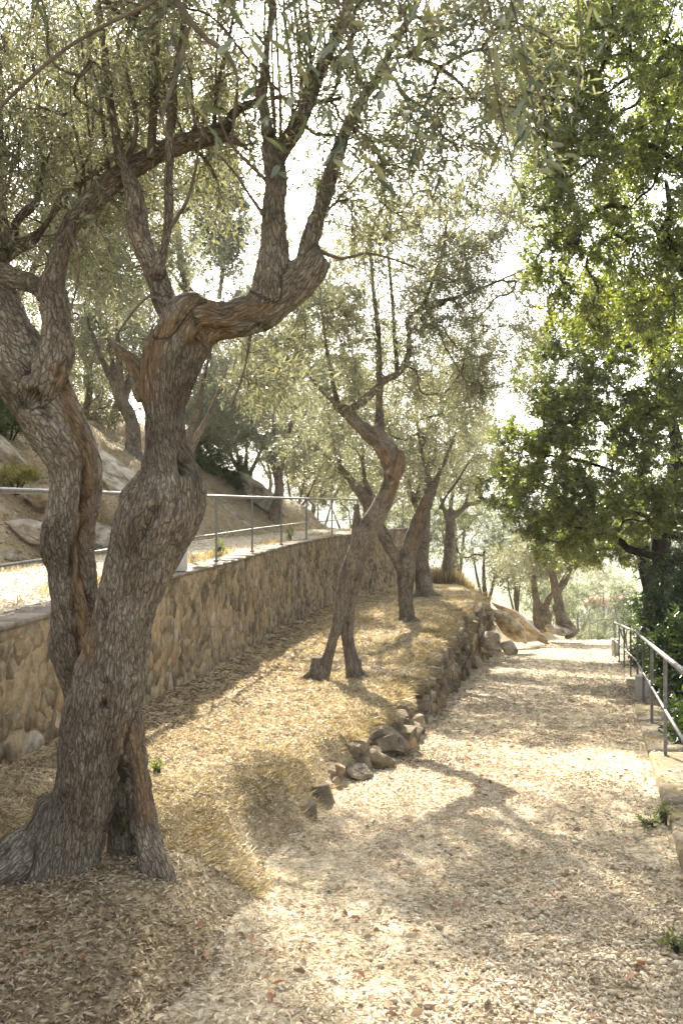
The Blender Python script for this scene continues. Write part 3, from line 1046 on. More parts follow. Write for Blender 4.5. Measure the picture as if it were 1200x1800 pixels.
def build_trunk(name, chains, voxel, mat, parent, twist=1.3, flute=.16, bark=.005, f1=45, f2=10, slits=(), woods=(), moss_top=None, lump=.10, seed=0):
    """blend thick chains (m,4) into one skin and give it flutes and bark"""
    Vs, Qs, Ts, o = [], [], [], 0
    samp = []
    for C in chains:
        S = catmull(C, max(.02, float(np.min(C[:, 3])) * .5))
        T, A, B = frames(S[:, :3])
        s = np.concatenate([[0], np.cumsum(np.linalg.norm(np.diff(S[:, :3], axis=0), axis=1))])
        samp.append((S, T, A, B, s))
        n = 18
        th = np.arange(n) / n * 2 * np.pi
        ring = S[:, None, :3] + S[:, 3][:, None, None] * (np.cos(th)[None, :, None] * A[:, None] + np.sin(th)[None, :, None] * B[:, None])
        m = len(S)
        Vs.append(ring.reshape(-1, 3))
        i = np.arange(m - 1)[:, None] * n
        k = np.arange(n)[None, :]
        k1 = (k + 1) % n
        Qs.append(np.stack([i + k, i + k1, i + n + k1, i + n + k], -1).reshape(-1, 4) + o)
        Ts.append(np.array([(0, k + 1, k) for k in range(1, n - 1)] + [((m - 1) * n, (m - 1) * n + k, (m - 1) * n + k + 1) for k in range(1, n - 1)]) + o)
        o += m * n
    me = mesh('tmp', np.vstack(Vs), np.vstack(Ts), np.vstack(Qs))
    ob = bpy.data.objects.new('tmp', me)
    COL.objects.link(ob)
    md = ob.modifiers.new('r', 'REMESH')
    md.mode = 'VOXEL'
    md.voxel_size = voxel
    sm = ob.modifiers.new('s', 'SMOOTH')
    sm.factor = .5
    sm.iterations = 5
    dg = bpy.context.evaluated_depsgraph_get()
    dg.update()
    em = bpy.data.meshes.new_from_object(ob.evaluated_get(dg))
    bpy.data.objects.remove(ob)
    n = len(em.vertices)
    V = np.empty(n * 3, dtype=np.float32)
    em.vertices.foreach_get('co', V)
    V = V.reshape(-1, 3).astype(float)
    Nn = np.empty(n * 3, dtype=np.float32)
    em.vertices.foreach_get('normal', Nn)
    Nn = Nn.reshape(-1, 3).astype(float)
    # nearest skeleton sample of every vertex
    P = np.vstack([a[0][:, :3] for a in samp])
    rr = np.concatenate([a[0][:, 3] for a in samp])
    A = np.vstack([a[2] for a in samp])
    B = np.vstack([a[3] for a in samp])
    S = np.concatenate([a[4] + 3.7 * k for k, a in enumerate(samp)])
    rc = np.concatenate([np.full(len(a[0]), np.mean(a[0][:, 3])) for a in samp])
    TT = np.vstack([a[1] for a in samp])
    idx = np.empty(n, dtype=np.int64)
    for a in range(0, n, 4000):
        D = np.linalg.norm(V[a:a + 4000, None] - P[None], axis=2) / (rr[None] + .01)
        idx[a:a + 4000] = np.argmin(D, 1)
    rel = V - P[idx]
    s = S[idx] + np.sum(rel * TT[idx], 1)
    th = np.arctan2(np.sum(rel * B[idx], 1), np.sum(rel * A[idx], 1)) + twist * s
    rad = rr[idx]
    bc = np.stack([np.cos(th) * rc[idx] * f1, np.sin(th) * rc[idx] * f1, s * f2], -1)
    # long twisted flutes
    cs = np.stack([np.cos(th) * 1.5, np.sin(th) * 1.5, s * 1.1], -1)
    fl = vnoise(cs + seed * 3.1, seed + 5) * .6 + (1 - 2 * np.abs(vnoise(cs * 1.9 + 9 + seed, seed + 6))) * .4
    disp = flute * rad * fl + lump * rad * fbm(V * 3.0 / max(.3, 1), seed + 11, 2)
    ed = np.empty(len(em.edges) * 2, dtype=np.int32)
    em.edges.foreach_get('vertices', ed)
    ea, eb = ed[::2], ed[1::2]
    deg = np.bincount(ea, minlength=n) + np.bincount(eb, minlength=n)
    for _ in range(14):
        sm_ = np.bincount(ea, disp[eb], n) + np.bincount(eb, disp[ea], n)
        disp = .4 * disp + .6 * sm_ / np.maximum(deg, 1)
    disp = disp * 1.12
    cr = vnoise(bc * .8, seed + 13)
    disp = disp + bark * cr + bark * .6 * vnoise(bc * 1.9, seed + 14)
    px = 600 + F * V[:, 0] / V[:, 1]
    py = 900 - F * (V[:, 2] - EYE) / V[:, 1]
    front = sstep((P[idx][:, 1] - V[:, 1]) / (rad * .5) + .3)
    wood = np.zeros(n)
    for line, wd in woods:
        g = np.exp(-(seg_dist_px(px, py, line) / wd) ** 2) * front
        wood = np.maximum(wood, g)
    fib = vnoise(np.stack([np.cos(th) * rc[idx] * 60, np.sin(th) * rc[idx] * 60, s * 3], -1), seed + 20)
    disp = disp + wood * (.10 * rad * fib)
    for line, wd, dp in slits:
        g = np.exp(-(seg_dist_px(px, py, line) / wd) ** 2) * front
        disp = disp - dp * g * np.clip(.65 + .7 * vnoise(V * 14, seed + 31), 0, 1.3)
    V2 = V + Nn * disp[:, None]
    npoly = len(em.polygons)
    em.vertices.foreach_set('co', V2.astype(np.float32).ravel())
    for nm, typ, val in (('bark', 'FLOAT_VECTOR', bc), ('wood', 'FLOAT', np.clip(wood * 1.3, 0, 1)),
                         ('moss', 'FLOAT', np.clip((moss_top - V2[:, 2]) / .45, 0, 1) if moss_top is not None else np.zeros(n))):
        a = em.attributes.new(nm, typ, 'POINT')
        a.data.foreach_set('vector' if typ == 'FLOAT_VECTOR' else 'value', val.astype(np.float32).ravel())
    em.polygons.foreach_set('use_smooth', np.ones(npoly, dtype=bool))
    em.materials.clear()
    em.materials.append(mat)
    em.update()
    em.name = name
    return add(name, em, None, parent)

def split_chain(S, thr):
    """thick start / thin rest of a resampled chain"""
    k = len(S)
    for i in range(len(S)):
        if S[i, 3] < thr:
            k = i
            break
    return S[:max(k + 1, 0)] if k > 2 else None, S[max(k - 2, 0):] if k < len(S) - 1 else None

def leaf_arrays(Pp, D, Nr, L, Wd, kind):
    S = norm(np.cross(D, Nr))
    N2 = np.cross(S, D)
    L = L[:, None]; Wd = Wd[:, None]
    n = len(Pp)
    if kind == 'hex':
        v = [Pp, Pp + D * L * .28 + S * Wd * .46 + N2 * Wd * .12, Pp + D * L * .66 + S * Wd * .42 + N2 * Wd * .08, Pp + D * L - N2 * L * .10,
             Pp + D * L * .66 - S * Wd * .42 + N2 * Wd * .08, Pp + D * L * .28 - S * Wd * .46 + N2 * Wd * .12]
        V = np.stack(v, 1).reshape(-1, 3)
        b = np.arange(n)[:, None] * 6
        q = np.concatenate([b + np.array([[0, 1, 2, 3]]), b + np.array([[0, 3, 4, 5]])], 1).reshape(-1, 4)
        return V, None, q, 2
    if kind == 'tri':
        V = np.stack([Pp + D * L * .2 + S * Wd * .5, Pp + D * L * .2 - S * Wd * .5, Pp + D * L], 1).reshape(-1, 3)
        return V, np.arange(n * 3).reshape(-1, 3), None, 1
    v = [Pp, Pp + D * L * .45 + S * Wd * .5 + N2 * Wd * .15, Pp + D * L - N2 * L * .08, Pp + D * L * .45 - S * Wd * .5 + N2 * Wd * .15]
    V = np.stack(v, 1).reshape(-1, 3)
    b = np.arange(n)[:, None] * 4
    t = np.concatenate([b + np.array([[0, 1, 2]]), b + np.array([[0, 2, 3]])], 1).reshape(-1, 3)
    return V, t, None, 2

def leaf_mesh(name, Pp, D, Nr, L, Wd, rnd, kind='quad'):
    V, t, q, k = leaf_arrays(Pp, D, Nr, L, Wd, kind)
    return mesh(name, V, t, q, face_attr={'rnd': np.repeat(rnd, k)})

def unit(n, g):
    return norm(g.normal(size=(n, 3)))

def blob_points(blobs, n, g):
    """points in ellipsoids (px, py, d, rx_px, ry_px, rd, weight)"""
    wts = np.array([b[6] if len(b) > 6 else 1.0 for b in blobs])
    wts = wts / wts.sum()
    out = []
    for b, wt in zip(blobs, wts):
        k = int(round(n * wt))
        if k < 1: continue
        c = at(b[0], b[1], b[2])
        rad = np.array([b[3] / F * b[2], b[5], b[4] / F * b[2]])
        q = unit(k, g) * (g.uniform(.12, 1, k) ** .42)[:, None]
        out.append(c + q * rad)
    return np.vstack(out)

def grow(nodeP, nodeT, att, g, droop=.12, K=6):
    """hook every attractor to the nearest node so far; returns branches (M,K,3), tangent, counts"""
    order = np.argsort([np.min(np.sum((nodeP - a) ** 2, 1)) for a in att])
    cap = len(nodeP) + len(att) * (K - 1) + 1
    NP = np.empty((cap, 3)); NT_ = np.empty((cap, 3)); par = np.full(cap, -1)
    n = len(nodeP)
    NP[:n] = nodeP; NT_[:n] = nodeT
    cnt = np.zeros(cap)
    B = []; ids = []
    tt = np.linspace(0, 1, K)[:, None]
    for j in order:
        a = att[j]
        v = a - NP[:n]
        dist = np.linalg.norm(v, axis=1) + 1e-6
        c = dist * (1 + .55 * (1 - np.sum(v * NT_[:n], 1) / dist))
        i = int(np.argmin(c))
        p0 = NP[i]; L = dist[i]
        p1 = p0 + NT_[i] * L * .35 + g.normal(0, .06, 3) * L
        p2 = a + np.array([0, 0, droop]) * L - (a - p0) * .25 + g.normal(0, .07, 3) * L
        br = (1 - tt) ** 3 * p0 + 3 * (1 - tt) ** 2 * tt * p1 + 3 * (1 - tt) * tt ** 2 * p2 + tt ** 3 * a
        B.append(br)
        tan = norm(np.gradient(br, axis=0))
        rows = np.arange(n, n + K - 1)
        NP[rows] = br[1:]; NT_[rows] = tan[1:]
        par[rows[0]] = i
        par[rows[1:]] = rows[:-1]
        ids.append(np.concatenate([[rows[0]], rows]))
        k = rows[-1]
        while k >= 0:
            cnt[k] += 1
            k = par[k]
        n += K - 1
    return np.array(B), np.array(ids), cnt

def foliage(B, g, per=5, J=14, Ls=(.18, .42), L=.055, W=.012, droop=.35, spread=.9, t0=.3, up=.1):
    """shoots along the outer branches and leaves along the shoots"""
    Mb, K, _ = B.shape
    Ms = Mb * per
    bi = np.repeat(np.arange(Mb), per)
    t = g.uniform(t0, 1, Ms)
    t[::per] = 1.0
    f = t * (K - 1)
    i0 = np.minimum(f.astype(int), K - 2)
    fr = (f - i0)[:, None]
    p0 = B[bi, i0] * (1 - fr) + B[bi, i0 + 1] * fr
    tan = norm(B[bi, i0 + 1] - B[bi, i0])
    d = norm(.75 * tan + spread * unit(Ms, g) + np.array([0, 0, up]))
    ln = g.uniform(Ls[0], Ls[1], Ms)[:, None]
    ks = np.linspace(0, 1, 4)[None, :, None]
    S = p0[:, None] + d[:, None] * ln[:, None] * ks + np.array([0, 0, -1.0]) * droop * ln[:, None] * ks ** 2
    # leaves
    lt = np.clip((np.arange(J)[None] + g.uniform(.2, .8, (Ms, J))) / J, 0, 1) ** .85
    ff = lt * 3
    j0 = np.minimum(ff.astype(int), 2)
    q = (ff - j0)[..., None]
    rows = np.arange(Ms)[:, None]
    Pl = S[rows, j0] * (1 - q) + S[rows, j0 + 1] * q
    Tl = norm(S[rows, j0 + 1] - S[rows, j0])
    side = norm(np.cross(Tl, unit(Ms, g)[:, None]))
    side2 = np.cross(Tl, side)
    ph = np.arange(J)[None] * np.pi + (np.arange(J)[None] // 2) * 1.4
    lat = side * np.cos(ph)[..., None] + side2 * np.sin(ph)[..., None]
    Dl = norm(Tl * .75 + lat * .8 + unit(Ms * J, g).reshape(Ms, J, 3) * .3)
    n = Ms * J
    Pl = Pl.reshape(-1, 3); Dl = Dl.reshape(-1, 3)
    Nl = norm(unit(n, g) + np.array([0, 0, .9]))
    ll = L * g.uniform(.65, 1.2, n)
    ww = W * g.uniform(.75, 1.25, n)
    # leaves of one shoot share part of their tone
    rn = np.clip(.55 * np.repeat(g.uniform(0, 1, Ms), J) + .45 * g.uniform(0, 1, n), 0, 1)
    return S, (Pl, Dl, Nl, ll, ww, rn)

def tree(name, label, cat, group, chains, blobs, n_att, base, voxel=.02, thr=None, thin=(), per=5, J=14, Ls=(.18, .42), L=.055, W=.012, droop=.35,
         leafmat='olive_leaf', barkmat='bark', twigmat='twig', kind='quad', ycrown=None, seed=1, shoots=True, tip_r=.0022, roots=(), trunk_kw=None,
         sides=5, spread=.9, up=.1, keep=None, bdroop=.12, rootdepth=.25):
    g = np.random.default_rng(seed)
    root = thing(name, label, cat, base, group)
    thr = thr or voxel * 1.5
    thick, thinl, nodes, tans = [], [], [], []
    for C in list(chains):
        S = catmull(C, max(.03, float(np.min(C[:, 3])) * .8))
        a, b = split_chain(S, thr)
        if a is not None and len(a) > 2: thick.append(a[::max(1, len(a) // 60)] if len(a) > 120 else a)
        if b is not None and len(b) > 1: thinl.append(b)
        T = norm(np.gradient(S[:, :3], axis=0))
        py = 900 - F * (S[:, 2] - EYE) / np.maximum(S[:, 1], .3)
        m = py < (ycrown if ycrown is not None else 1e9)
        nodes.append(S[m, :3]); tans.append(T[m])
    for C in thin:
        S = catmull(C, .08)
        thinl.append(S)
        T = norm(np.gradient(S[:, :3], axis=0))
        nodes.append(S[:, :3]); tans.append(T)
    for C in roots:
        thick.append(C)
    kw = dict(seed=seed)
    kw.update(trunk_kw or {})
    if thick:
        build_trunk('trunk', thick, voxel, M[barkmat], root, **kw)
    Vt, Qt, o = [], [], 0
    for S in thinl:
        q = S[::max(1, len(S) // 40)]
        if len(q) < 2: continue
        rj = q[:, 3] * (1 + .10 * vnoise(q[:, :3] * 9, seed))
        V, Q = tubes(q[None, :, :3], rj[None], 8)
        Vt.append(V); Qt.append(Q + o); o += len(V)
    nodeP = np.vstack(nodes); nodeT = np.vstack(tans)
    st = max(1, len(nodeP) // 500)
    nodeP, nodeT = nodeP[::st], nodeT[::st]
    att = blob_points(blobs, n_att, g)
    if keep is not None:
        att = att[keep(att)]
    B, ids, cnt = grow(nodeP, nodeT, att, g, bdroop)
    rad = tip_r * np.sqrt(np.maximum(cnt[ids], 1)) * 1.25
    rad[:, 0] = rad[:, 1]
    V, Q = tubes(B, rad, sides)
    Vt.append(V); Qt.append(Q + o); o += len(V)
    S, lv = foliage(B, g, per, J, Ls, L, W, droop, spread, .3, up)
    if shoots:
        S = S[:, [0, 2, 3]]
        r = np.broadcast_to(np.array([1, .7, .35]) * tip_r * .75, S.shape[:2])
        V, Q = tubes(S, r, 3)
        Vt.append(V); Qt.append(Q + o); o += len(V)
    add('branches', mesh('branches', np.vstack(Vt), quads=np.vstack(Qt), smooth=True), M[twigmat], root, 'stuff')
    return root, lv, g

def crown(root, lv, mat, kind='quad', sel=None, name='crown'):
    if sel is not None:
        lv = tuple(a[sel] for a in lv)
    return add(name, leaf_mesh(name, *lv, kind=kind), M[mat], root, 'stuff')

def root_flare(base, dirs, r0, up=.22):
    """buttress roots spreading from the foot of a trunk"""
    out = []
    b = np.array(base)
    for (dx, dy, ln, r) in dirs:
        q = np.array([dx, dy, 0.0])
        q = q / np.linalg.norm(q)
        out.append(np.array([(*(b + q * r0 * .25 + [0, 0, up * 1.7]), r * 1.0),
                             (*(b + q * r0 * .75 + [0, 0, up * .7]), r),
                             (*(b + q * (r0 + ln * .35) + [0, 0, up * .12]), r * .8),
                             (*(b + q * (r0 + ln * .75) + [0, 0, -.02]), r * .6),
                             (*(b + q * (r0 + ln) + [0, 0, -.10]), r * .35)]))
    return [catmull(c, .03) for c in out]

# ---- the big leaning olive in front
D1 = 4.3
T1 = [
    # main stem
    px_chain([(96, 1605, 150), (108, 1540, 128), (126, 1470, 114), (147, 1400, 106), (168, 1320, 110), (186, 1250, 116), (200, 1190, 120), (216, 1100, 112),
              (236, 1030, 112), (262, 950, 132), (292, 890, 136), (302, 840, 112), (293, 780, 78), (290, 720, 70), (297, 660, 84), (312, 610, 94), (330, 576, 88)], D1),
    px_chain([(318, 600, 86), (352, 566, 76), (400, 562, 62), (445, 550, 70), (480, 528, 74), (515, 502, 66), (545, 470, 58), (556, 452, 50)], D1),
    px_chain([(300, 585, 56), (315, 548, 54), (335, 530, 36), (352, 524, 20)], D1 - .06),
    # up from the arm
    px_chain([(478, 520, 82), (480, 470, 56), (481, 420, 40), (482, 360, 36), (484, 300, 38), (476, 255, 36)], D1),
    px_chain([(480, 270, 26), (467, 220, 22), (462, 160, 18), (470, 80, 15), (478, 0, 14), (482, -120, 10)], D1),
    px_chain([(484, 290, 32), (505, 250, 30), (530, 210, 28), (552, 155, 26), (580, 85, 22), (612, 10, 18), (640, -100, 12)], D1),
    px_chain([(545, 470, 52), (546, 425, 32), (560, 375, 27), (575, 325, 26), (595, 260, 24), (625, 195, 22), (660, 140, 18), (700, 65, 14), (735, 0, 12), (760, -80, 9)], D1),
    # left arm of the crown
    px_chain([(318, 560, 60), (292, 535, 46), (280, 495, 40), (262, 455, 38), (248, 425, 35), (240, 385, 34), (235, 340, 29), (214, 280, 18), (200, 215, 16), (188, 125, 14), (174, 10, 11), (165, -90, 8)], D1 + .15),
    px_chain([(276, 480, 26), (284, 450, 18), (294, 400, 16), (297, 300, 15), (300, 200, 13), (310, 125, 11), (322, 50, 9), (330, -60, 7)], D1 + .1),
    # dead snag
    px_chain([(262, 700, 40), (244, 660, 32), (232, 635, 24), (216, 620, 17), (202, 606, 11), (187, 595, 5)], D1 + .1),
    # left stem
    px_chain([(176, 1440, 44, D1 + .02), (170, 1380, 54, D1 + .12), (162, 1310, 60, D1 + .28), (150, 1255, 60, D1 + .38), (140, 1200, 62, D1 + .42), (133, 1150, 82), (132, 1080, 84), (128, 1010, 92), (124, 950, 94), (130, 880, 88), (134, 825, 82), (112, 770, 90), (82, 715, 96), (52, 665, 104), (25, 610, 96), (4, 560, 84), (-20, 500, 74), (-46, 430, 60), (-70, 340, 46), (-82, 240, 36), (-80, 120, 28), (-60, 0, 20)], D1 + .42),
    px_chain([(64, 690, 60), (82, 655, 62), (96, 620, 58), (101, 580, 48), (97, 540, 48), (90, 505, 46), (98, 475, 36), (108, 440, 32), (122, 400, 32), (142, 372, 32), (172, 340, 35), (215, 305, 38), (270, 274, 34), (325, 250, 33), (380, 235, 32), (396, 225, 22), (415, 196, 17), (450, 178, 11), (490, 172, 8), (545, 182, 7), (600, 172, 6)], D1 + .30),
    px_chain([(385, 236, 30), (405, 244, 17), (425, 255, 8), (444, 268, 3)], D1 + .28),
    px_chain([(92, 520, 42), (70, 506, 34), (40, 492, 36), (4, 480, 38), (-30, 478, 40)], D1 + .36),
    # far stems at the left edge
    px_chain([(-20, 500, 34), (2, 460, 26), (8, 420, 22), (4, 370, 18), (-8, 280, 15), (-10, 150, 11)], D1 + .5),
    px_chain([(-10, 470, 30), (20, 440, 24), (52, 425, 24), (70, 408, 14), (95, 372, 14), (118, 335, 13), (150, 315, 12), (205, 270, 9), (240, 200, 7)], D1 + .6),
    px_chain([(20, 440, 20), (30, 390, 17), (62, 355, 14), (75, 300, 10), (70, 200, 8), (55, 90, 6)], D1 + .6),
    # second foot at the right
    px_chain([(226, 1220, 44), (234, 1290, 46), (240, 1350, 50), (248, 1420, 47), (258, 1480, 50), (272, 1530, 56), (278, 1580, 70), (282, 1630, 80)], D1 + .02),
    px_chain([(212, 1270, 56), (220, 1340, 60), (226, 1410, 64), (228, 1490, 70), (230, 1580, 80)], D1 + .24),
]
D1x = at(150, 1570, D1)
b1 = (D1x[0], D1, float(gz(D1x[0], D1)))
R1 = root_flare((at(112, 1550, D1)[0], D1 + .05, b1[2]), [(-1, -.1, .50, .10), (-.8, -.6, .26, .09), (-1, .5, .4, .09)], .15, .17)
THIN1 = [
    px_chain([(265, 280, 16), (270, 200, 15), (274, 110, 14), (272, 20, 13), (270, -80, 10)], D1 + .2),
    px_chain([(216, 300, 12), (240, 230, 9), (228, 150, 7), (205, 70, 6)], D1 + .2),
    px_chain([(120, 400, 9), (138, 450, 6), (134, 510, 4), (122, 552, 2)], D1 + .2),
    px_chain([(300, 400, 8), (330, 350, 6), (345, 290, 5), (360, 200, 4)], D1),
    px_chain([(482, 330, 8), (440, 290, 6), (400, 245, 5), (385, 200, 4)], D1),
    px_chain([(465, 380, 7), (440, 345, 5), (410, 300, 4), (380, 268, 3)], D1 - .1),
    px_chain([(660, 140, 12), (690, 100, 9), (740, 105, 8), (790, 130, 6), (830, 170, 4), (862, 186, 3)], D1 - .2),
    px_chain([(560, 440, 8), (600, 455, 6), (640, 445, 5), (680, 452, 4), (730, 470, 3)], D1),
    px_chain([(440, 590, 7), (432, 640, 4), (420, 680, 3), (405, 720, 2)], D1),
    px_chain([(290, 535, 6), (262, 520, 5), (225, 560, 4), (205, 590, 3)], D1 + .05),
    # dark limb coming towards the camera at the top of the frame
    px_chain([(-40, 230, 6), (40, 150, 6.5), (110, 90, 7), (190, 42, 7), (260, 8, 7), (330, -40, 7)], 3.2),
    px_chain([(270, -60, 13), (330, 30, 12), (365, 70, 11), (400, 95, 9), (418, 140, 7), (412, 200, 5), (408, 250, 3)], 2.6),
    px_chain([(330, 50, 10), (318, 110, 9), (300, 160, 8), (285, 210, 6), (300, 250, 4)], 2.7),
]
gs_ = np.random.default_rng(55)
for k in range(34):
    t_ = gs_.uniform()
    x0, y0 = [(np.interp(t_, [0, .25, .5, .75, 1], [130, 175, 235, 300, 385]), np.interp(t_, [0, .25, .5, .75, 1], [385, 338, 296, 264, 236])),
              (np.interp(t_, [0, .4, .7, 1], [2, 8, 4, -8]), np.interp(t_, [0, .4, .7, 1], [460, 420, 370, 280])),
              (np.interp(t_, [0, .3, .6, 1], [482, 484, 530, 580]), np.interp(t_, [0, .3, .6, 1], [360, 300, 210, 85]))][k % 3]
    dd_ = D1 + (.3, .5, .0)[k % 3]
    lx, h_ = gs_.normal(-10, 45), gs_.uniform(180, 430)
    w_ = gs_.uniform(4, 8)
    THIN1.append(px_chain([(x0, y0, w_), (x0 + lx * .2, y0 - h_ * .3, w_ * .9), (x0 + lx * .6 + gs_.normal(0, 8), y0 - h_ * .65, w_ * .7), (x0 + lx, y0 - h_, w_ * .35)], dd_))
tree1, lv1, g1 = tree('olive_tree', 'largest olive tree with twin leaning gnarled stems in the foreground', 'olive tree', 'olive trees along the bank',
    T1, [(120, 60, 4.6, 330, 230, 1.1, 1.3), (60, 330, 4.9, 170, 170, .8, .7), (430, 40, 4.3, 250, 170, 1.1, .85), (700, 90, 4.1, 190, 160, .9, .62), (250, -200, 4.3, 500, 220, 1.4, .7),
         (800, 200, 4.2, 120, 150, .7, .26), (640, 330, 4.4, 120, 110, .5, .20), (470, 640, 4.4, 70, 80, .4, .06), (860, 120, 4.0, 100, 150, .6, .22), (300, 250, 4.9, 180, 150, .6, .5)],
    560, b1, voxel=.0135, thr=.020, thin=THIN1, per=7, J=13, Ls=(.16, .40), L=.056, W=.0115, ycrown=470, seed=3, roots=R1, rootdepth=.3, sides=4,
    trunk_kw=dict(twist=1.0, flute=.16, bark=.008, f1=50, f2=12, lump=.15, moss_top=b1[2] + .55,
        slits=[([(276, 895), (262, 920), (248, 950)], 8, .07), ([(326, 778), (322, 800), (323, 826)], 9, .07), ([(322, 860), (318, 872)], 8, .06), ([(184, 1205), (180, 1240)], 7, .06),
               ([(181, 1060), (178, 1085)], 7, .06), ([(300, 940), (272, 985), (255, 1035)], 12, .035), ([(216, 1345), (228, 1420), (232, 1500)], 11, .06),
               ([(150, 830), (152, 880), (148, 930), (128, 970), (122, 1010), (128, 1050), (134, 1100), (140, 1150)], 8, .075), ([(160, 880), (148, 950), (146, 1010), (158, 1060), (160, 1100)], 5, .05),
               ([(45, 640), (62, 690), (88, 740), (100, 800)], 7, .04), ([(300, 660), (310, 640), (330, 610), (352, 592)], 11, .05), ([(345, 570), (375, 590), (390, 585)], 10, .05), ([(375, 540), (420, 560), (455, 575)], 8, .035),
               ([(360, 545), (400, 550), (440, 535), (470, 540)], 5, .03), ([(238, 1160), (236, 1200), (233, 1250)], 6, .04), ([(290, 770), (300, 740)], 4, .02)],
        woods=[([(255, 690), (262, 640), (290, 580), (330, 560)], 16), ([(340, 590), (380, 600), (395, 580), (360, 560)], 18), ([(400, 560), (440, 540), (470, 545)], 12),
               ([(105, 660), (120, 720), (150, 790), (160, 850), (150, 920), (135, 980), (140, 1040), (146, 1100), (150, 1150)], 13), ([(235, 1290), (246, 1360), (255, 1430)], 16),
               ([(195, 600), (240, 650)], 12), ([(330, 535), (380, 530)], 10)]))
# leaves of the big olive: the nearest ones singly, the mass as one part
NEAR = []
gq = np.random.default_rng(77)
for (x0, y0, x1, y1, d0, d1, n) in [
        (560, -40, 655, 320, 1.75, 1.60, 22), (600, -20, 690, 200, 1.7, 1.55, 16), (520, -60, 530, 210, 1.8, 1.75, 10), (470, -60, 520, 150, 1.9, 1.7, 12), (640, 60, 745, 255, 1.9, 1.8, 18),
        (560, 150, 610, 300, 1.7, 1.65, 10), (430, -30, 480, 190, 1.8, 1.7, 9), (265, -60, 320, 130, 1.9, 1.8, 6), (310, 130, 370, 250, 1.8, 1.75, 5), (870, -40, 950, 300, 1.9, 1.8, 22),
        (920, 150, 985, 300, 1.9, 1.8, 12), (840, 60, 900, 290, 2.0, 1.9, 16), (960, 60, 1010, 210, 2.2, 2.1, 10), (690, 60, 790, 330, 2.4, 2.3, 18), (700, -40, 780, 120, 1.9, 1.8, 14),
        (380, -80, 420, 90, 1.7, 1.6, 8), (800, -60, 860, 120, 2.1, 2.0, 14), (470, 180, 505, 330, 1.8, 1.75, 6), (1010, -60, 1060, 90, 2.0, 1.9, 10), (90, -80, 60, 60, 1.9, 1.9, 6)]:
    a, b = at(x0, y0, d0), at(x1, y1, d1)
    ax = norm(b - a)
    for k in range(n):
        t = (k + gq.uniform(.1, .9)) / n * .85 + .15
        p = a + (b - a) * t + gq.normal(0, .012, 3)
        lat = norm(np.cross(ax, gq.normal(size=3)))
        NEAR.append((p, norm(ax * .7 + lat * .75 + np.array([0, 0, -.15])), norm(gq.normal(size=3) + [0, -.3, .9]), .058 * gq.uniform(.75, 1.2)))
near_twigs = []
for (pts, d) in [([(300, -120, 10), (430, -60, 9), (560, -40, 7), (610, 60, 5), (640, 200, 3), (655, 320, 1.5)], 1.65), ([(430, -60, 7), (500, -20, 5), (520, 110, 3), (530, 215, 1.5)], 1.78),
                 ([(560, -40, 6), (640, 60, 4), (700, 150, 3), (745, 255, 1.5)], 1.85), ([(640, -150, 9), (800, -80, 7), (880, -40, 5), (925, 120, 4), (950, 300, 1.5)], 1.9),
                 ([(840, -60, 5), (860, 100, 3), (900, 290, 1.5)], 1.95), ([(925, 120, 4), (960, 200, 3), (985, 300, 1.2)], 1.85), ([(640, -150, 6), (720, 60, 4), (790, 330, 1.5)], 2.35),
                 ([(1000, -100, 5), (1020, 60, 3), (1010, 210, 1.5)], 2.1), ([(250, -120, 5), (300, 40, 3), (330, 180, 2), (370, 250, 1.2)], 1.8), ([(470, -60, 4), (505, 60, 3), (520, 150, 1.5)], 1.8)]:
    S = catmull(px_chain(pts, d), .03)
    V, Q = tubes(S[None, :, :3], S[None, :, 3], 6)
    near_twigs.append((V, Q))
for V, Q in near_twigs:
    add('twig', mesh('twig', V, quads=Q, smooth=True), M['twig'], tree1)
leaf_me = []
for k in range(8):
    z = np.zeros((1, 3))
    me = leaf_mesh('leaf', z, np.array([[0, 1.0, 0]]), np.array([[.1 * (k - 4) / 4, 0, 1.0]]), np.array([1.0]), np.array([.165 + .01 * k]), np.array([(k + .3) / 8]), 'hex')
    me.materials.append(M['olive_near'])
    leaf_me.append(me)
def single_leaf(p, d, nrm, L, root, k, wd=1.0):
    s = norm(np.cross(d, nrm))
    n_ = np.cross(s, d)
    m = Matrix(((s[0], d[0], n_[0], p[0]), (s[1], d[1], n_[1], p[1]), (s[2], d[2], n_[2], p[2]), (0, 0, 0, 1)))
    o = bpy.data.objects.new('leaf', leaf_me[k % 8])
    COL.objects.link(o)
    o.parent = root
    loc = Vector(p) - root.location
    m.translation = loc
    o.matrix_local = m @ Matrix.Diagonal((L, L, L, 1))
    return o
NEAR = NEAR[:300]
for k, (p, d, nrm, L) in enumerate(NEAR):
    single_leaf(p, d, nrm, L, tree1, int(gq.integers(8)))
if len(NEAR) < 300:
    Pl = lv1[0]
    px, py = 600 + F * Pl[:, 0] / Pl[:, 1], 900 - F * (Pl[:, 2] - EYE) / Pl[:, 1]
    inside = (px > 0) & (px < 1200) & (py > 0)
    size = np.where(inside, lv1[3] / Pl[:, 1], 0)
    pick = np.argsort(-size)[:300 - len(NEAR)]
    for k, i in enumerate(pick):
        single_leaf(lv1[0][i], lv1[1][i], lv1[2][i], lv1[3][i], tree1, int(gq.integers(8)))
    m = np.ones(len(Pl), bool); m[pick] = False
    crown(tree1, lv1, 'olive_leaf', 'quad', m)
else:
    crown(tree1, lv1, 'olive_leaf', 'hex')

def ground_at(px, py, d):
    p = at(px, py, d)
    return (p[0], d, float(gz(p[0], d)))

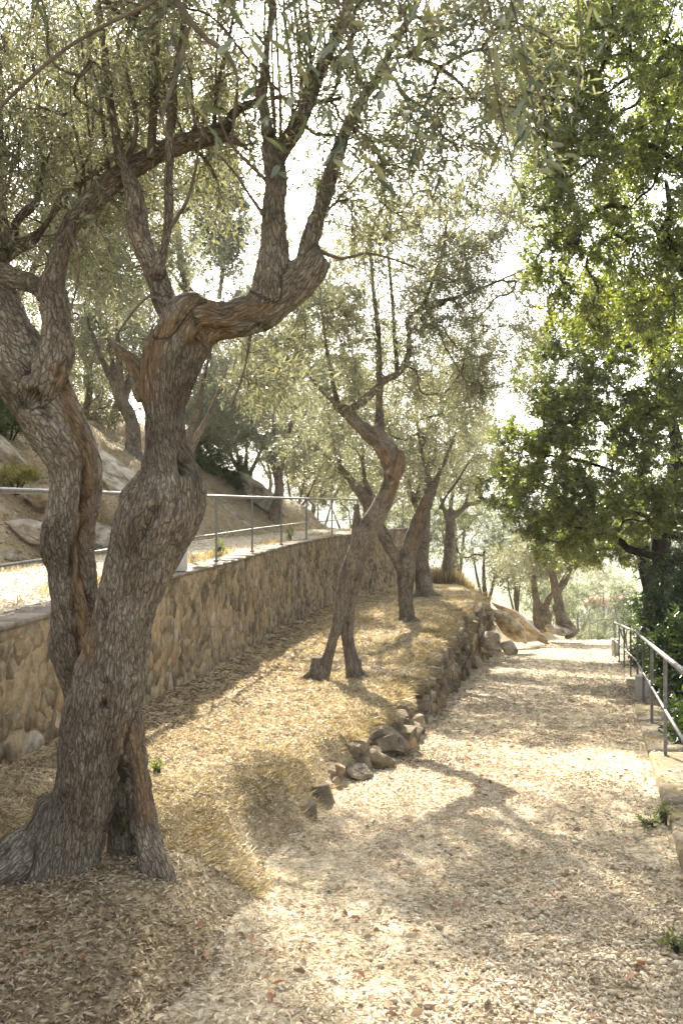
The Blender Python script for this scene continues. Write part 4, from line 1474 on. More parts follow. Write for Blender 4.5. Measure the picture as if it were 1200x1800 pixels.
# ---- second olive, two legs and a torn crown
D2 = 12.0
b2 = ground_at(590, 1195, D2)
T2 = [
    px_chain([(560, 1215, 34), (570, 1175, 24), (584, 1130, 18), (596, 1085, 20), (605, 1035, 26), (619, 985, 32), (642, 940, 34), (664, 900, 35), (683, 862, 32), (690, 828, 30), (684, 800, 33), (668, 775, 32), (652, 752, 30)], D2),
    px_chain([(628, 1215, 32), (619, 1170, 25), (611, 1120, 22), (613, 1070, 21), (624, 1020, 22), (634, 970, 28)], D2 + .1),
    px_chain([(686, 840, 34), (698, 820, 26), (703, 806, 18), (706, 792, 10)], D2 - .05),
    px_chain([(660, 770, 32), (640, 755, 26), (622, 738, 22), (608, 722, 20), (597, 716, 17), (589, 711, 14)], D2),
    px_chain([(664, 775, 30), (666, 748, 20), (667, 700, 13), (666, 640, 11), (664, 580, 9), (655, 500, 7), (650, 420, 5)], D2 + .2),
    px_chain([(600, 722, 18), (622, 716, 14), (650, 694, 14), (676, 668, 13), (700, 655, 12), (716, 628, 11), (719, 590, 10), (717, 562, 9), (735, 545, 9), (762, 532, 8), (800, 524, 7), (850, 505, 5), (895, 485, 3), (930, 470, 2)], D2),
    px_chain([(698, 656, 8), (694, 600, 7), (690, 540, 6), (684, 470, 5), (676, 400, 4), (660, 330, 3)], D2 + .1),
    px_chain([(740, 545, 7), (758, 500, 6), (775, 450, 5), (784, 400, 4), (782, 340, 3)], D2),
    px_chain([(596, 716, 12), (570, 690, 8), (540, 660, 6), (500, 630, 4), (455, 612, 2.5)], D2 - .1),
    px_chain([(594, 712, 9), (582, 660, 7), (572, 600, 6), (565, 540, 4), (560, 480, 3)], D2 + .1),
    px_chain([(628, 950, 22), (627, 915, 15), (626, 885, 10)], D2 + .15),
]
R2 = root_flare((at(560, 1200, D2)[0], D2, b2[2]), [(-1, -.3, .30, .085), (-.5, -.9, .22, .08), (.3, -1, .2, .065), (-.8, .6, .25, .07)], .08, .19)
R2 += root_flare((at(624, 1200, D2)[0], D2 + .1, b2[2]), [(1, -.3, .26, .075), (.3, -1, .24, .07), (.8, .6, .2, .06)], .06, .17)
tree2, lv, g = tree('olive_tree', 'slender olive tree on two splayed legs with a torn trunk top', 'olive tree', 'olive trees along the bank',
    T2, [(700, 480, 12.0, 170, 150, 1.5, 1.0), (560, 600, 12.0, 120, 130, 1.2, .8), (820, 560, 12.2, 110, 140, 1.2, .7), (660, 390, 12.6, 190, 120, 1.5, .36), (760, 660, 12.4, 110, 100, 1.1, .5), (470, 640, 12.2, 90, 80, .9, .35), (830, 400, 12.0, 90, 90, 1.0, .40), (770, 440, 12.3, 120, 110, 1.1, .35), (870, 640, 12.6, 70, 110, 1.0, .25)],
    700, b2, voxel=.0195, thr=.033, per=8, J=14, sides=4, Ls=(.20, .46), L=.066, W=.015, ycrown=800, seed=5, roots=R2,
    trunk_kw=dict(twist=1.6, flute=.20, bark=.007, f1=44, f2=8, moss_top=b2[2] + .2,
        slits=[([(623, 1010), (612, 1080), (604, 1150)], 5, .06), ([(690, 830), (680, 860), (690, 800)], 5, .05)],
        woods=[([(672, 795), (690, 820), (697, 850), (690, 870)], 9), ([(700, 800), (706, 830)], 7)]))
crown(tree2, lv, 'olive_leaf')

# ---- third olive, V shaped with a hollow right arm
D3 = 19.6
b3 = ground_at(716, 1092, D3)
T3 = [
    px_chain([(716, 1115, 36), (716, 1085, 28), (714, 1050, 25), (713, 1015, 29), (716, 985, 32), (724, 955, 29), (733, 925, 26), (744, 895, 23), (754, 872, 21), (760, 856, 18)], D3),
    px_chain([(712, 1010, 26), (698, 982, 22), (682, 955, 22), (668, 930, 22), (655, 902, 21), (641, 876, 18), (620, 848, 15), (600, 825, 11), (578, 803, 8), (550, 782, 6), (518, 764, 4)], D3),
    px_chain([(654, 900, 14), (650, 870, 11), (640, 840, 9), (636, 800, 6)], D3 + .1),
    px_chain([(600, 825, 8), (592, 790, 6), (580, 755, 4), (572, 700, 3)], D3),
    px_chain([(757, 862, 14), (752, 835, 9), (742, 800, 7), (735, 760, 5), (730, 700, 4)], D3),
    px_chain([(760, 860, 14), (772, 830, 8), (786, 800, 6), (800, 760, 4)], D3),
    px_chain([(772, 895, 6), (782, 875, 5), (800, 850, 4), (822, 815, 3)], D3),
]
R3 = root_flare(b3, [(-1, -.2, .35, .08), (.9, -.6, .4, .10), (-.4, -.9, .3, .08), (.3, -1, .3, .08)], .12, .14)
tree3, lv, g = tree('olive_tree', 'V shaped olive tree with a split hollow right arm behind the two legged one', 'olive tree', 'olive trees along the bank',
    T3, [(660, 760, 19.6, 130, 120, 2.0, 1.0), (770, 770, 20.2, 110, 110, 1.8, .9), (570, 770, 19.2, 100, 80, 1.5, .25), (720, 660, 20.5, 140, 100, 1.8, .8), (790, 610, 20.8, 110, 110, 1.8, .6)],
    480, b3, voxel=.027, thr=.045, per=9, J=13, Ls=(.24, .55), L=.09, W=.024, ycrown=870, seed=8, roots=R3, shoots=False, tip_r=.003, sides=4,
    trunk_kw=dict(twist=1.4, flute=.20, bark=.010, f1=26, f2=6, moss_top=b3[2] + .8,
        slits=[([(718, 1010), (717, 1022)], 3, .10), ([(742, 900), (732, 950), (734, 975)], 4, .08), ([(722, 1090), (726, 1065)], 4, .05)], woods=[([(744, 880), (728, 960)], 6)]))
crown(tree3, lv, 'olive_leaf', 'tri')

# ---- fourth and fifth olives
D4 = 26.0
b4 = ground_at(748, 1047, D4)
T4 = [
    px_chain([(748, 1062, 42), (746, 1035, 30), (742, 1005, 26), (742, 970, 24), (746, 930, 22), (744, 895, 24), (742, 868, 24), (745, 852, 18)], D4),
    px_chain([(738, 905, 14), (728, 880, 13), (720, 862, 10), (714, 830, 6), (706, 790, 4)], D4),
    px_chain([(746, 860, 12), (756, 830, 8), (764, 790, 5), (768, 740, 4)], D4),
    px_chain([(744, 870, 10), (738, 830, 7), (734, 780, 4)], D4),
]
R4 = root_flare(b4, [(-1, -.4, .4, .12), (.9, -.5, .4, .12), (.1, -1, .35, .11)], .18, .18)
tree4, lv, g = tree('olive_tree', 'stout dark rooted olive trunk standing close behind the V shaped tree', 'olive tree', 'olive trees along the bank',
    T4, [(740, 740, 26, 100, 110, 2.2, 1.0), (800, 780, 26.5, 80, 90, 2.0, .7), (690, 800, 26, 80, 80, 1.8, .5)],
    330, b4, voxel=.036, thr=.06, per=9, J=12, Ls=(.28, .6), L=.10, W=.028, ycrown=880, seed=10, roots=R4, shoots=False, tip_r=.0035, sides=3, trunk_kw=dict(flute=.2, bark=.012, f1=22, f2=5))
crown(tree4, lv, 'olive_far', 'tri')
D5 = 32.0
b5 = ground_at(784, 1020, D5)
T5 = [
    px_chain([(782, 1032, 30), (783, 1012, 21), (787, 985, 18), (790, 955, 18), (791, 930, 17), (793, 912, 18), (798, 906, 14), (810, 897, 10), (822, 887, 9), (836, 884, 8), (844, 876, 9), (844, 862, 8), (840, 846, 7)], D5),
    px_chain([(790, 918, 14), (782, 900, 9), (776, 882, 7), (772, 860, 5), (776, 820, 4)], D5),
    px_chain([(815, 893, 6), (820, 876, 5), (824, 862, 4), (830, 830, 2.5)], D5),
    px_chain([(793, 905, 9), (792, 885, 8), (795, 866, 6), (800, 830, 3)], D5),
    px_chain([(773, 1025, 8), (778, 1000, 7), (783, 975, 6)], D5),
]
R5 = root_flare(b5, [(-1, -.3, .4, .1), (.9, -.6, .5, .1), (.1, -1, .3, .09)], .12, .14)
tree5, lv, g = tree('olive_tree', 'smallest upright olive tree with a crooked stub arm by the tall dry grass', 'olive tree', 'olive trees along the bank',
    T5, [(800, 790, 32, 75, 85, 2.2, 1.0), (850, 810, 32, 55, 90, 1.8, .6), (840, 700, 33, 60, 90, 2.0, .5), (760, 830, 32, 50, 50, 1.5, .3)],
    300, b5, voxel=.04, thr=.06, per=9, J=12, Ls=(.3, .62), L=.11, W=.032, ycrown=905, seed=12, roots=R5, shoots=False, tip_r=.0035, sides=3, trunk_kw=dict(flute=.12, bark=.012, f1=20, f2=5))
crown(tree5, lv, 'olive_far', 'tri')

# ---- olives on the hillside
HG = 'olive trees on the hillside'
def hbase(px, d):
    x = (px - 600) / F * d
    return (x, d, float(hill_z(np.array([x]), np.array([d]))[0]))
def hill_tree(label, px, d, lean, diam, blobs, n, seed, fork=.55, leaf='olive_far', L=.115, W=.030, per=9, J=12, name='olive_tree', cat='olive tree', group=HG):
    b = np.array(hbase(px, d))
    h = 2.0
    top = b + np.array([lean, 0, h])
    r = diam / 2
    ch = [np.array([(*(b - [0, 0, .25]), r * 1.6), (*(b + [lean * .1, 0, .15]), r * 1.15), (*(b + [lean * .5 + .1, .05, h * .5]), r * .95), (*(top - [0, 0, .4]), r * .95)])]
    g = np.random.default_rng(seed)
    for k in range(4):
        a = k * math.pi / 2 + g.uniform(0, 1)
        q = np.array([math.cos(a), math.sin(a) * .8, 0])
        ch.append(np.array([(*(top - [0, 0, .5]), r * .8), (*(top + q * .25 + [0, 0, .1]), r * .6), (*(top + q * .7 + [0, 0, .9]), r * .36), (*(top + q * 1.1 + [0, 0, 1.9]), r * .15)]))
    t, lv, g = tree(name, label, cat, group, ch, blobs, n, tuple(b), voxel=.05, thr=.06, per=per, J=J, Ls=(.26, .58), L=L, W=W, seed=seed, shoots=False, tip_r=.0035, sides=3, spread=1.0,
                    trunk_kw=dict(flute=.18, bark=.01, f1=22, f2=5), ycrown=900 - F * (b[2] + 1.2 - EYE) / d)
    crown(t, lv, leaf, 'tri')
    return t
hill_tree('pale twisted olive on the hillside seen between the two big stems', 238, 24.5, -.4, .42, [(200, 570, 25, 140, 120, 1.8, 1.0), (110, 520, 25, 130, 130, 1.8, .9), (290, 620, 25, 100, 90, 1.8, .6)], 420, 21)
hill_tree('forked hillside olive whose trunk stands behind the second clear railing bay', 482, 27.5, .1, .34, [(480, 740, 27.5, 120, 85, 2.4, 1.0), (470, 690, 30, 100, 90, 2.2, .5), (400, 690, 28, 90, 90, 2.2, .6)], 420, 22)
hill_tree('hillside olive above the round green bush', 437, 33.0, -.1, .34, [(420, 690, 33, 110, 100, 2.5, 1.0), (350, 620, 33, 100, 110, 2.5, .8)], 300, 23, L=.16, W=.05)
hill_tree('thin straight hillside olive right of the forked one', 516, 37.0, .05, .26, [(550, 780, 37, 80, 60, 2.3, 1.0), (600, 730, 38, 80, 100, 2.3, .9)], 300, 24, L=.16, W=.052)
hill_tree('tall olive crown rising over the hillside at the upper left corner', -40, 15.5, .3, .36, [(60, 260, 15, 200, 250, 2.2, 1.2), (190, 400, 13.2, 150, 130, 1.2, .6), (20, 560, 16, 90, 70, 1.2, .2), (180, 130, 15, 170, 160, 1.8, .7)], 620, 25, L=.10, W=.028, J=13)
hill_tree('broad olive crown behind the broken knob of the big trunk', 300, 18.5, .2, .34, [(275, 190, 17.5, 175, 190, 1.6, 1.1), (240, 330, 15.5, 100, 100, 1.2, .15)], 400, 26, L=.10, W=.026)
hill_tree('far pale olive at the bend where the wall ends', 622, 41.0, .1, .3, [(630, 790, 41, 80, 90, 2.6, 1.0), (690, 840, 41, 60, 70, 2.2, .6), (560, 830, 42, 60, 60, 2.2, .6)], 340, 27, L=.18, W=.06)
hill_tree('hillside olive half hidden behind the torn top of the two legged tree', 555, 46.0, .1, .34, [(590, 610, 46, 130, 120, 3.2, 1.0), (500, 520, 46, 130, 150, 3.2, 1.0), (400, 500, 46, 100, 140, 3.0, .8)], 520, 28, L=.21, W=.062)
hill_tree('young olive filling the gap between the leaning stem and the dead snag', 150, 27.0, .1, .22, [(150, 690, 28, 90, 80, 1.8, .8), (240, 450, 29, 120, 130, 2.2, 1.0), (120, 400, 30, 110, 120, 2.0, .7)], 420, 29, L=.15, W=.042)
hill_tree('young olive behind the trunk hollow above the long grey tilted slab', 345, 31.0, .1, .22, [(340, 770, 31, 80, 60, 1.8, 1.0), (390, 740, 31, 60, 60, 1.6, .6)], 240, 30, L=.14, W=.04)

# ---- evergreen oaks on the right
OG = 'evergreen oaks over the right side of the path'
def oak(label, chains, blobs, n, base, seed, L=.058, W=.026, per=6, J=12, leaf='oak_leaf', voxel=.035, lk='tri', **kw):
    t, lv, g = tree('oak_tree', label, 'oak tree', OG, chains, blobs, n, base, voxel=voxel, thr=.045, per=per, J=J, Ls=(.14, .36), L=L, W=W, droop=.1, seed=seed, shoots=False, tip_r=.0034, sides=4,
                    barkmat='oak_bark', twigmat='oak_twig', spread=1.1, trunk_kw=dict(flute=.08, bark=.008, f1=22, f2=8), **kw)
    crown(t, lv, leaf, lk)
    return t
def sbase(px, d):
    x = (px - 600) / F * d
    return (x, d, float(slope_z(np.array([x]), np.array([float(d)]))[0]))
bA = sbase(1330, 13.0)
oak('large evergreen oak arching over the upper right of the path with lit yellow green leaves',
    [np.array([(bA[0], 13.0, bA[2] - .3, .30), (bA[0] - .05, 13.0, bA[2] + 1.0, .24), (*at(1322, 1000, 13), .22), (*at(1310, 760, 13), .21), (*at(1280, 600, 13), .18)]),
     px_chain([(1290, 640, 40), (1240, 520, 32), (1200, 462, 27), (1175, 435, 24), (1163, 418, 20), (1172, 395, 17), (1176, 365, 12), (1170, 320, 8)], 12.6),
     px_chain([(1300, 680, 40), (1270, 420, 32), (1240, 240, 24), (1205, 120, 17), (1180, 80, 13), (1150, 80, 10), (1125, 120, 8), (1090, 145, 6), (1065, 165, 4)], 12.2),
     px_chain([(1205, 120, 12), (1185, 180, 9), (1168, 235, 7), (1150, 320, 5), (1120, 350, 3.5), (1080, 400, 2.5)], 12.2),
     px_chain([(1180, 80, 9), (1140, 130, 7), (1120, 180, 6), (1085, 200, 4), (1050, 240, 3)], 12.0),
     px_chain([(1270, 420, 20), (1200, 300, 12), (1120, 250, 8), (1040, 280, 5), (980, 330, 3)], 12.0)],
    [(1090, 180, 12, 130, 190, 1.6, 1.0), (1170, 330, 12.6, 110, 160, 1.5, .9), (1010, 110, 11.6, 110, 140, 1.4, .8), (1020, 330, 12, 80, 110, 1.2, .45), (1190, 40, 12.5, 110, 120, 1.6, .6), (1110, 460, 12.8, 100, 70, 1.2, .4), (965, 470, 13, 55, 80, .9, .30), (945, 330, 12.5, 55, 80, .9, .22), (960, 200, 12.5, 70, 100, 1.0, .25), (1260, 200, 13, 120, 250, 1.6, .5), (915, 130, 12, 70, 150, 1.0, .25), (1060, 560, 13, 70, 50, 1.0, .22), (1180, 560, 13.4, 80, 70, 1.2, .35)],
    960, bA, 41, L=.066, W=.034, per=9, lk='quad')
bB = sbase(1166, 21.0)
oak('dark trunked evergreen oak at mid right with a low limb reaching over the path',
    [np.array([(bB[0], 21.0, bB[2] - .3, .34), (*at(1166, 1050, 21), .27), (*at(1164, 1000, 21), .25), (*at(1160, 940, 21), .24), (*at(1172, 880, 21), .22), (*at(1190, 800, 21), .18), (*at(1170, 700, 20.5), .10), (*at(1140, 620, 20), .05)]),
     px_chain([(1260, 1030, 30), (1210, 990, 24), (1180, 985, 20), (1140, 975, 16), (1105, 965, 14), (1085, 948, 12), (1060, 940, 9), (1035, 932, 6), (1000, 925, 3)], 19.5),
     px_chain([(1240, 960, 26), (1200, 945, 20), (1170, 938, 15), (1150, 925, 13), (1135, 908, 9), (1110, 900, 5)], 19.8),
     px_chain([(1168, 910, 22), (1130, 860, 14), (1080, 830, 9), (1020, 810, 6), (960, 800, 4)], 20.5)],
    [(1050, 800, 20, 130, 120, 2.0, 1.0), (1120, 650, 19.4, 120, 120, 2.0, .9), (950, 880, 20, 75, 75, 1.6, .45), (1010, 720, 20, 80, 80, 1.6, .5), (1190, 770, 18.6, 80, 150, 1.6, .6), (915, 800, 21, 60, 75, 1.4, .36), (945, 660, 21, 45, 70, 1.2, .22), (1060, 900, 20, 110, 70, 1.8, .6), (1150, 550, 19, 90, 70, 1.5, .4), (980, 600, 21, 60, 60, 1.2, .25), (1210, 900, 18.5, 70, 80, 1.6, .35), (1070, 530, 20, 70, 60, 1.4, .3), (880, 850, 22, 40, 50, 1.2, .16), (990, 930, 21, 60, 40, 1.4, .25)],
    1180, bB, 42, L=.10, W=.050, voxel=.045, per=9)
bC = sbase(1138, 27.0)
oak('thin twin stemmed evergreen oak behind the dark trunk',
    [np.array([(bC[0], 27.0, bC[2] - .3, .16), (*at(1138, 1060, 27), .13), (*at(1128, 1000, 27), .12), (*at(1118, 940, 27), .10), (*at(1112, 880, 27), .06)]),
     np.array([(bC[0] + .15, 27.0, bC[2] - .3, .14), (*at(1147, 1050, 27), .12), (*at(1137, 990, 27), .11), (*at(1133, 940, 27), .09), (*at(1140, 880, 27), .05)])],
    [(1110, 930, 27, 70, 70, 2.0, 1.0), (1000, 960, 27, 70, 40, 1.6, .5), (1060, 960, 27, 70, 40, 1.6, .5)],
    230, bC, 43, per=9, L=.12, W=.052, voxel=.045)

# ---- old olives at the end of the path
EG = 'old olives where the path ends'
def end_tree(label, chains, blobs, n, base, seed):
    t, lv, g = tree('olive_tree', label, 'olive tree', EG, chains, blobs, n, base, voxel=.045, thr=.06, per=6, J=12, Ls=(.3, .62), L=.13, W=.042, seed=seed, shoots=False, tip_r=.004, sides=3,
                    trunk_kw=dict(flute=.22, bark=.014, f1=18, f2=5), ycrown=1050)
    crown(t, lv, 'olive_far', 'tri')
    return t
DE = 38.0
end_tree('twin stemmed old olive left of the far path end', [px_chain([(952, 1110, 36), (950, 1085, 30), (943, 1060, 14), (938, 1030, 11), (936, 1000, 7), (930, 970, 4)], DE), px_chain([(956, 1085, 24), (958, 1065, 13), (968, 1045, 10), (980, 1035, 8), (992, 1010, 5)], DE)],
         [(920, 985, 38, 55, 45, 2.0, 1.0), (960, 965, 38, 60, 40, 2.0, .8)], 150, ground_at(952, 1092, DE), 51)
end_tree('reddish leaning old olive right beside the far path end', [px_chain([(990, 1112, 34), (987, 1090, 22), (982, 1060, 15), (975, 1035, 13), (970, 1010, 11), (955, 990, 6)], DE - .8), px_chain([(978, 1045, 10), (995, 1020, 8), (1002, 990, 5)], DE - .8),
         px_chain([(1004, 1118, 26), (994, 1098, 20), (980, 1076, 14), (972, 1062, 8)], DE - 1.2)],
         [(985, 985, 37.5, 70, 35, 2.0, 1.0)], 110, ground_at(988, 1100, DE - .8), 52)
VG = 'hazy olive trees in the valley'
def valley_tree(label, px, py, d, rx, ry, n, seed, leaf='valley_leaf', cat='tree', name='valley_tree', group=VG, L=.22, W=.085):
    c = at(px, py, d)
    zb = float(valley_z(np.array([c[0]]), np.array([d]))[0]) if 'valley' in group or d > 60 else float(c[2] - ry / F * d - 1.2)
    b = (c[0], d, zb - .1)
    h = c[2] - zb
    r = max(.12, .022 * h)
    g = np.random.default_rng(seed)
    ch = [np.array([(c[0], d, zb - .3, r * 1.4), (c[0] + .2, d, zb + h * .3, r), (c[0], d, zb + h * .6, r * .7), (c[0], d, zb + h * .85, r * .3)])]
    for k in range(3):
        a = g.uniform(0, 6.3)
        q = np.array([math.cos(a), math.sin(a), 0]) * rx / F * d * .5
        ch.append(np.array([(c[0] + .1, d, zb + h * .35, r * .6), (*(np.array([c[0], d, zb + h * .65]) + q * .6), r * .4), (*(np.array([c[0], d, zb + h * .9]) + q), r * .15)]))
    t, lv, g = tree(name, label, cat, group, ch, [(px, py, d, rx, ry, rx / F * d * .9)], int(n * .8), b, voxel=.09, thr=.14, per=6, J=10, Ls=(.5, 1.1), L=L, W=W, seed=seed, shoots=False, tip_r=.008, sides=3, barkmat='bark',
                    trunk_kw=dict(flute=.1, bark=.01, f1=12, f2=3), spread=1.1)
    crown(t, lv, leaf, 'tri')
for k, (lab, px, py, d, rx, ry, n) in enumerate([
        ('pale valley olive behind the stub armed olive', 850, 930, 50, 75, 70, 130), ('round valley olive left of the stub armed olive trunk', 745, 935, 52, 55, 70, 120), ('grey green valley tree between oak foliage and tall dry grass', 905, 985, 47, 50, 55, 110),
        ('hazy olive below the red roofed house', 1050, 1105, 78, 40, 30, 90), ('hazy olive hiding the left half of the red roofed house', 1015, 1060, 72, 42, 40, 110), ('hazy tree right of the red roofed house', 1095, 1062, 70, 30, 45, 90),
        ('bluish valley tree above the red roofed house', 1060, 1018, 110, 40, 26, 90), ('pale rounded tree filling the gap behind the twin stemmed old olive', 960, 1045, 62, 55, 45, 120), ('tall valley tree rising behind the bank trees', 800, 850, 60, 60, 90, 130),
        ('low valley shrubby tree beyond the distant handrail', 1035, 1130, 66, 34, 22, 70), ('valley tree behind the wall end', 690, 930, 56, 50, 60, 100)]):
    valley_tree(lab, px, py, d, rx, ry, n, 60 + k)
for k, (lab, px, py, d, rx, ry, n) in enumerate([
        ('pale tree on the crest right of the round green bush', 545, 830, 50, 60, 50, 110), ('pale tree on the crest behind the round green bush', 330, 740, 46, 90, 80, 150), ('pale tree on the crest left of the dead snag', 150, 640, 44, 90, 90, 150),
        ('pale tree closing the terrace path beyond the wall end', 640, 870, 54, 60, 50, 120), ('pale crest tree over the forked hillside olive', 470, 760, 52, 80, 90, 150), ('pale crest tree left behind the leaning stem', 30, 640, 40, 80, 90, 130)]):
    valley_tree(lab, px, py, d, rx, ry, n, 160 + k, group='pale trees on the hill crest')
valley_tree('tall dark conifer behind the broad olive crown on the left', 385, 370, 48, 52, 110, 260, 91, 'conifer', 'conifer', 'conifer_tree', 'dark conifers on the hill', .30, .11)
valley_tree('bluish dark conifer beyond the dead snag of the big trunk', 205, 560, 52, 60, 120, 240, 92, 'conifer', 'conifer', 'conifer_tree', 'dark conifers on the hill', .30, .11)

# ---- shrubs
def shrub(name, label, cat, group, c, rad, n, seed, leaf, L, W, base, per=7, J=10, Ls=(.12, .3), lk='quad'):
    g = np.random.default_rng(seed)
    b = np.array(base, float)
    ch = []
    for k in range(5):
        a = k * 1.26 + g.uniform(0, .6)
        q = np.array([math.cos(a) * rad[0] * .4, math.sin(a) * rad[1] * .4, 0])
        top = np.array(c) + q
        ch.append(np.array([(*(b + q * .1 - [0, 0, .1]), .022), (*(b * .5 + top * .5 + q * .2), .016), (*top, .006)]))
    root = thing(name, label, cat, tuple(b), group)
    nodes, tans, Vt, Qt, o = [], [], [], [], 0
    for C in ch:
        S = catmull(C, .12)
        V, Q = tubes(S[None, :, :3], S[None, :, 3], 6)
        Vt.append(V); Qt.append(Q + o); o += len(V)
        nodes.append(S[:, :3]); tans.append(norm(np.gradient(S[:, :3], axis=0)))
    q = unit(n, g) * (g.uniform(.1, 1, n) ** .42)[:, None]
    att = np.array(c) + q * np.array(rad)
    att[:, 2] = np.maximum(att[:, 2], b[2] + .05)
    B, ids, cnt = grow(np.vstack(nodes), np.vstack(tans), att, g, .05)
    rr = .003 * np.sqrt(np.maximum(cnt[ids], 1))
    V, Q = tubes(B, rr, 3)
    Vt.append(V); Qt.append(Q + o)
    add('stem', mesh('stem', np.vstack(Vt), quads=np.vstack(Qt), smooth=True), M['oak_twig'], root)
    S, lv = foliage(B, g, per, J, Ls, L, W, .05, 1.1, .25, .3)
    crown(root, lv, leaf, lk, name='foliage')
    return root
SG = 'glossy dark shrubs behind the right handrail'
for k, (lab, px, py, d, rx, ry, rz, n) in enumerate([
        ('nearest glossy shrub low behind the handrail at the right edge', 1215, 1290, 9.6, .45, .8, .55, 130), ('glossy shrub with pale lit leaves just above the near handrail', 1200, 1165, 12.6, .62, .9, .75, 190),
        ('dense glossy shrub in front of the dark oak trunk', 1190, 1090, 16.0, .9, 1.2, .9, 220), ('shadowy shrub behind the middle handrail posts', 1150, 1130, 18.5, .5, 1.2, .75, 170),
        ('lower shrub filling the gap under the far handrail posts', 1128, 1150, 21.5, .65, 1.3, .8, 150), ('rounded shrub at the foot of the thin twin stemmed oak', 1118, 1085, 26.5, .8, 1.5, 1.0, 160),
        ('tall shrub closing the right edge beneath the low oak limb', 1215, 1035, 17.5, .9, 1.2, .9, 180)]):
    c = at(px, py, d)
    c[0] = max(c[0], float(xR(d)) + .5 + rx * .75)
    b = (c[0] + .1, d, float(slope_z(np.array([c[0] + .1]), np.array([d]))[0]) - .05)
    shrub('laurel_shrub', lab, 'shrub', SG, c, (rx, ry, rz), n, 110 + k, 'bush_leaf', .095, .040, b, 5)
p = at(388, 835, 29); b = hbase(388, 29)
shrub('green_bush', 'round fine leaved green bush on the hillside beyond the big trunk', 'bush', 'green bushes on the hillside', p, (1.15, 1.0, .95), 300, 121, 'green_bush', .075, .02, (p[0], 29, min(b[2], p[2] - .8)), 8, 12, (.16, .36), 'tri')
p = at(12, 725, 16.5); b = hbase(12, 16.5)
shrub('green_bush', 'dark green bush at the left edge under the olive stem', 'bush', 'green bushes on the hillside', p, (.85, .7, .55), 200, 122, 'green_bush', .06, .018, (p[0], 16.5, p[2] - .6), 8, 12, (.14, .3), 'tri')
p = at(30, 838, 14.3)
shrub('weed_clump', 'yellow green weeds growing over the rocks at the left edge', 'weeds', None, p, (.42, .3, .14), 60, 123, 'green_grass', .05, .012, (p[0], 14.3, p[2] - .2), 7, 10, (.08, .2))
p = at(95, 800, 14.8)
shrub('dry_bush', 'brown dry bush above the weeds left of the leaning stem', 'bush', None, p, (.40, .3, .22), 90, 124, 'straw', .03, .006, (p[0], 14.8, p[2] - .3), 6, 8, (.08, .2))

# ---- house far down the valley
hc = at(1070, 1060, 205)
hx, hy, hz = hc[0], 205.0, -24.3
house = thing('house', 'pale house with red tiled roof far down the valley', 'house', (hx, hy, hz))
def boxm(x0, x1, y0, y1, z0, z1):
    P = [(x, y, z) for z in (z0, z1) for y in (y0, y1) for x in (x0, x1)]
    Q = [(0, 1, 5, 4), (1, 3, 7, 5), (3, 2, 6, 7), (2, 0, 4, 6), (4, 5, 7, 6), (0, 2, 3, 1)]
    return np.array(P, float), np.array(Q)
eave = EYE - 162 / F * 205
V, Q = boxm(hx - 5, hx + 5, hy - 4, hy + 4, hz - 1, eave)
add('wall', mesh('wall', V, quads=Q), M['plaster'], house)
V = np.array([(hx - 5.6, hy - 4.6, eave - .1), (hx + 5.6, hy - 4.6, eave - .1), (hx + 5.6, hy + 4.6, eave - .1), (hx - 5.6, hy + 4.6, eave - .1), (hx - 4, hy, eave + 2.1), (hx + 4, hy, eave + 2.1)])
add('roof', mesh('roof', V, np.array([(1, 2, 5), (3, 0, 4)]), np.array([(0, 1, 5, 4), (2, 3, 4, 5), (0, 3, 2, 1)])), M['rooftile'], house)
for k in range(3):
    V, Q = boxm(hx - 3.6 + k * 2.9, hx - 2.5 + k * 2.9, hy - 4.06, hy - 3.9, eave - 2.6, eave - 1.1)
    add('window', mesh('window', V, quads=Q), M['glass'], house)

# ------------------------------------------------------------------ ground cover
gc = np.random.default_rng(404)
def pick_d(n, a, b, k=1.5):
    """distances thinned with range, so that near ground is covered as densely as it shows"""
    u = gc.uniform(size=n)
    e = 1 - k
    return (a ** e + u * (b ** e - a ** e)) ** (1 / e)
def flat_leaves(name, label, x, d, z, L, W, mat, lift=.006, pitch=.22, tilt=.5, kind='quad', rnd=None):
    n = len(x)
    a = gc.uniform(0, 2 * np.pi, n)
    D = norm(np.stack([np.cos(a), np.sin(a), gc.normal(0, pitch, n)], -1))
    Nn = norm(np.stack([gc.normal(0, tilt, n), gc.normal(0, tilt, n), np.ones(n)], -1))
    P = np.stack([x, d, z + lift * gc.uniform(.3, 2.2, n)], -1) - D * L[:, None] * .5
    r = gc.uniform(0, 1, n) if rnd is None else rnd
    return tag(add(name, leaf_mesh(name, P, D, Nn, L, W, r, kind), M[mat]), label, kind='stuff')
def patch(x, d, s=.8, seed=71):
    return n2(x, d, s, seed)

# dry olive leaves on the path
n = 108000
d = pick_d(n, 2.5, 15, 1.6)
u = gc.uniform(-.02, 1, n)
x = xL(d) + u * (xR(d) - xL(d))
k = gc.uniform(size=n) < np.clip(.62 + .5 * patch(x, d), .12, 1)
x, d = x[k], d[k]
n = len(x)
sc = np.clip(d / 6.0, 1, 2.2)
r = np.clip(gc.beta(2.2, 1.7, n) - .22 * patch(x, d, .9, 73), 0, 1)
flat_leaves('leaf_litter', 'dry tan leaf litter strewn over the gravel path', x, d, gz(x, d), gc.uniform(.022, .050, n) * sc, gc.uniform(.005, .0095, n) * sc, 'litter', rnd=r)
n = 22000
d = pick_d(n, 13, 40, 1.3)
x = xL(d) + gc.uniform(0, 1, n) * (xR(d) - xL(d))
flat_leaves('leaf_litter', 'thinner leaf litter on the far stretch of the path', x, d, gz(x, d), gc.uniform(.07, .13, n), gc.uniform(.02, .035, n), 'litter', kind='tri', rnd=gc.beta(2, 2, n))
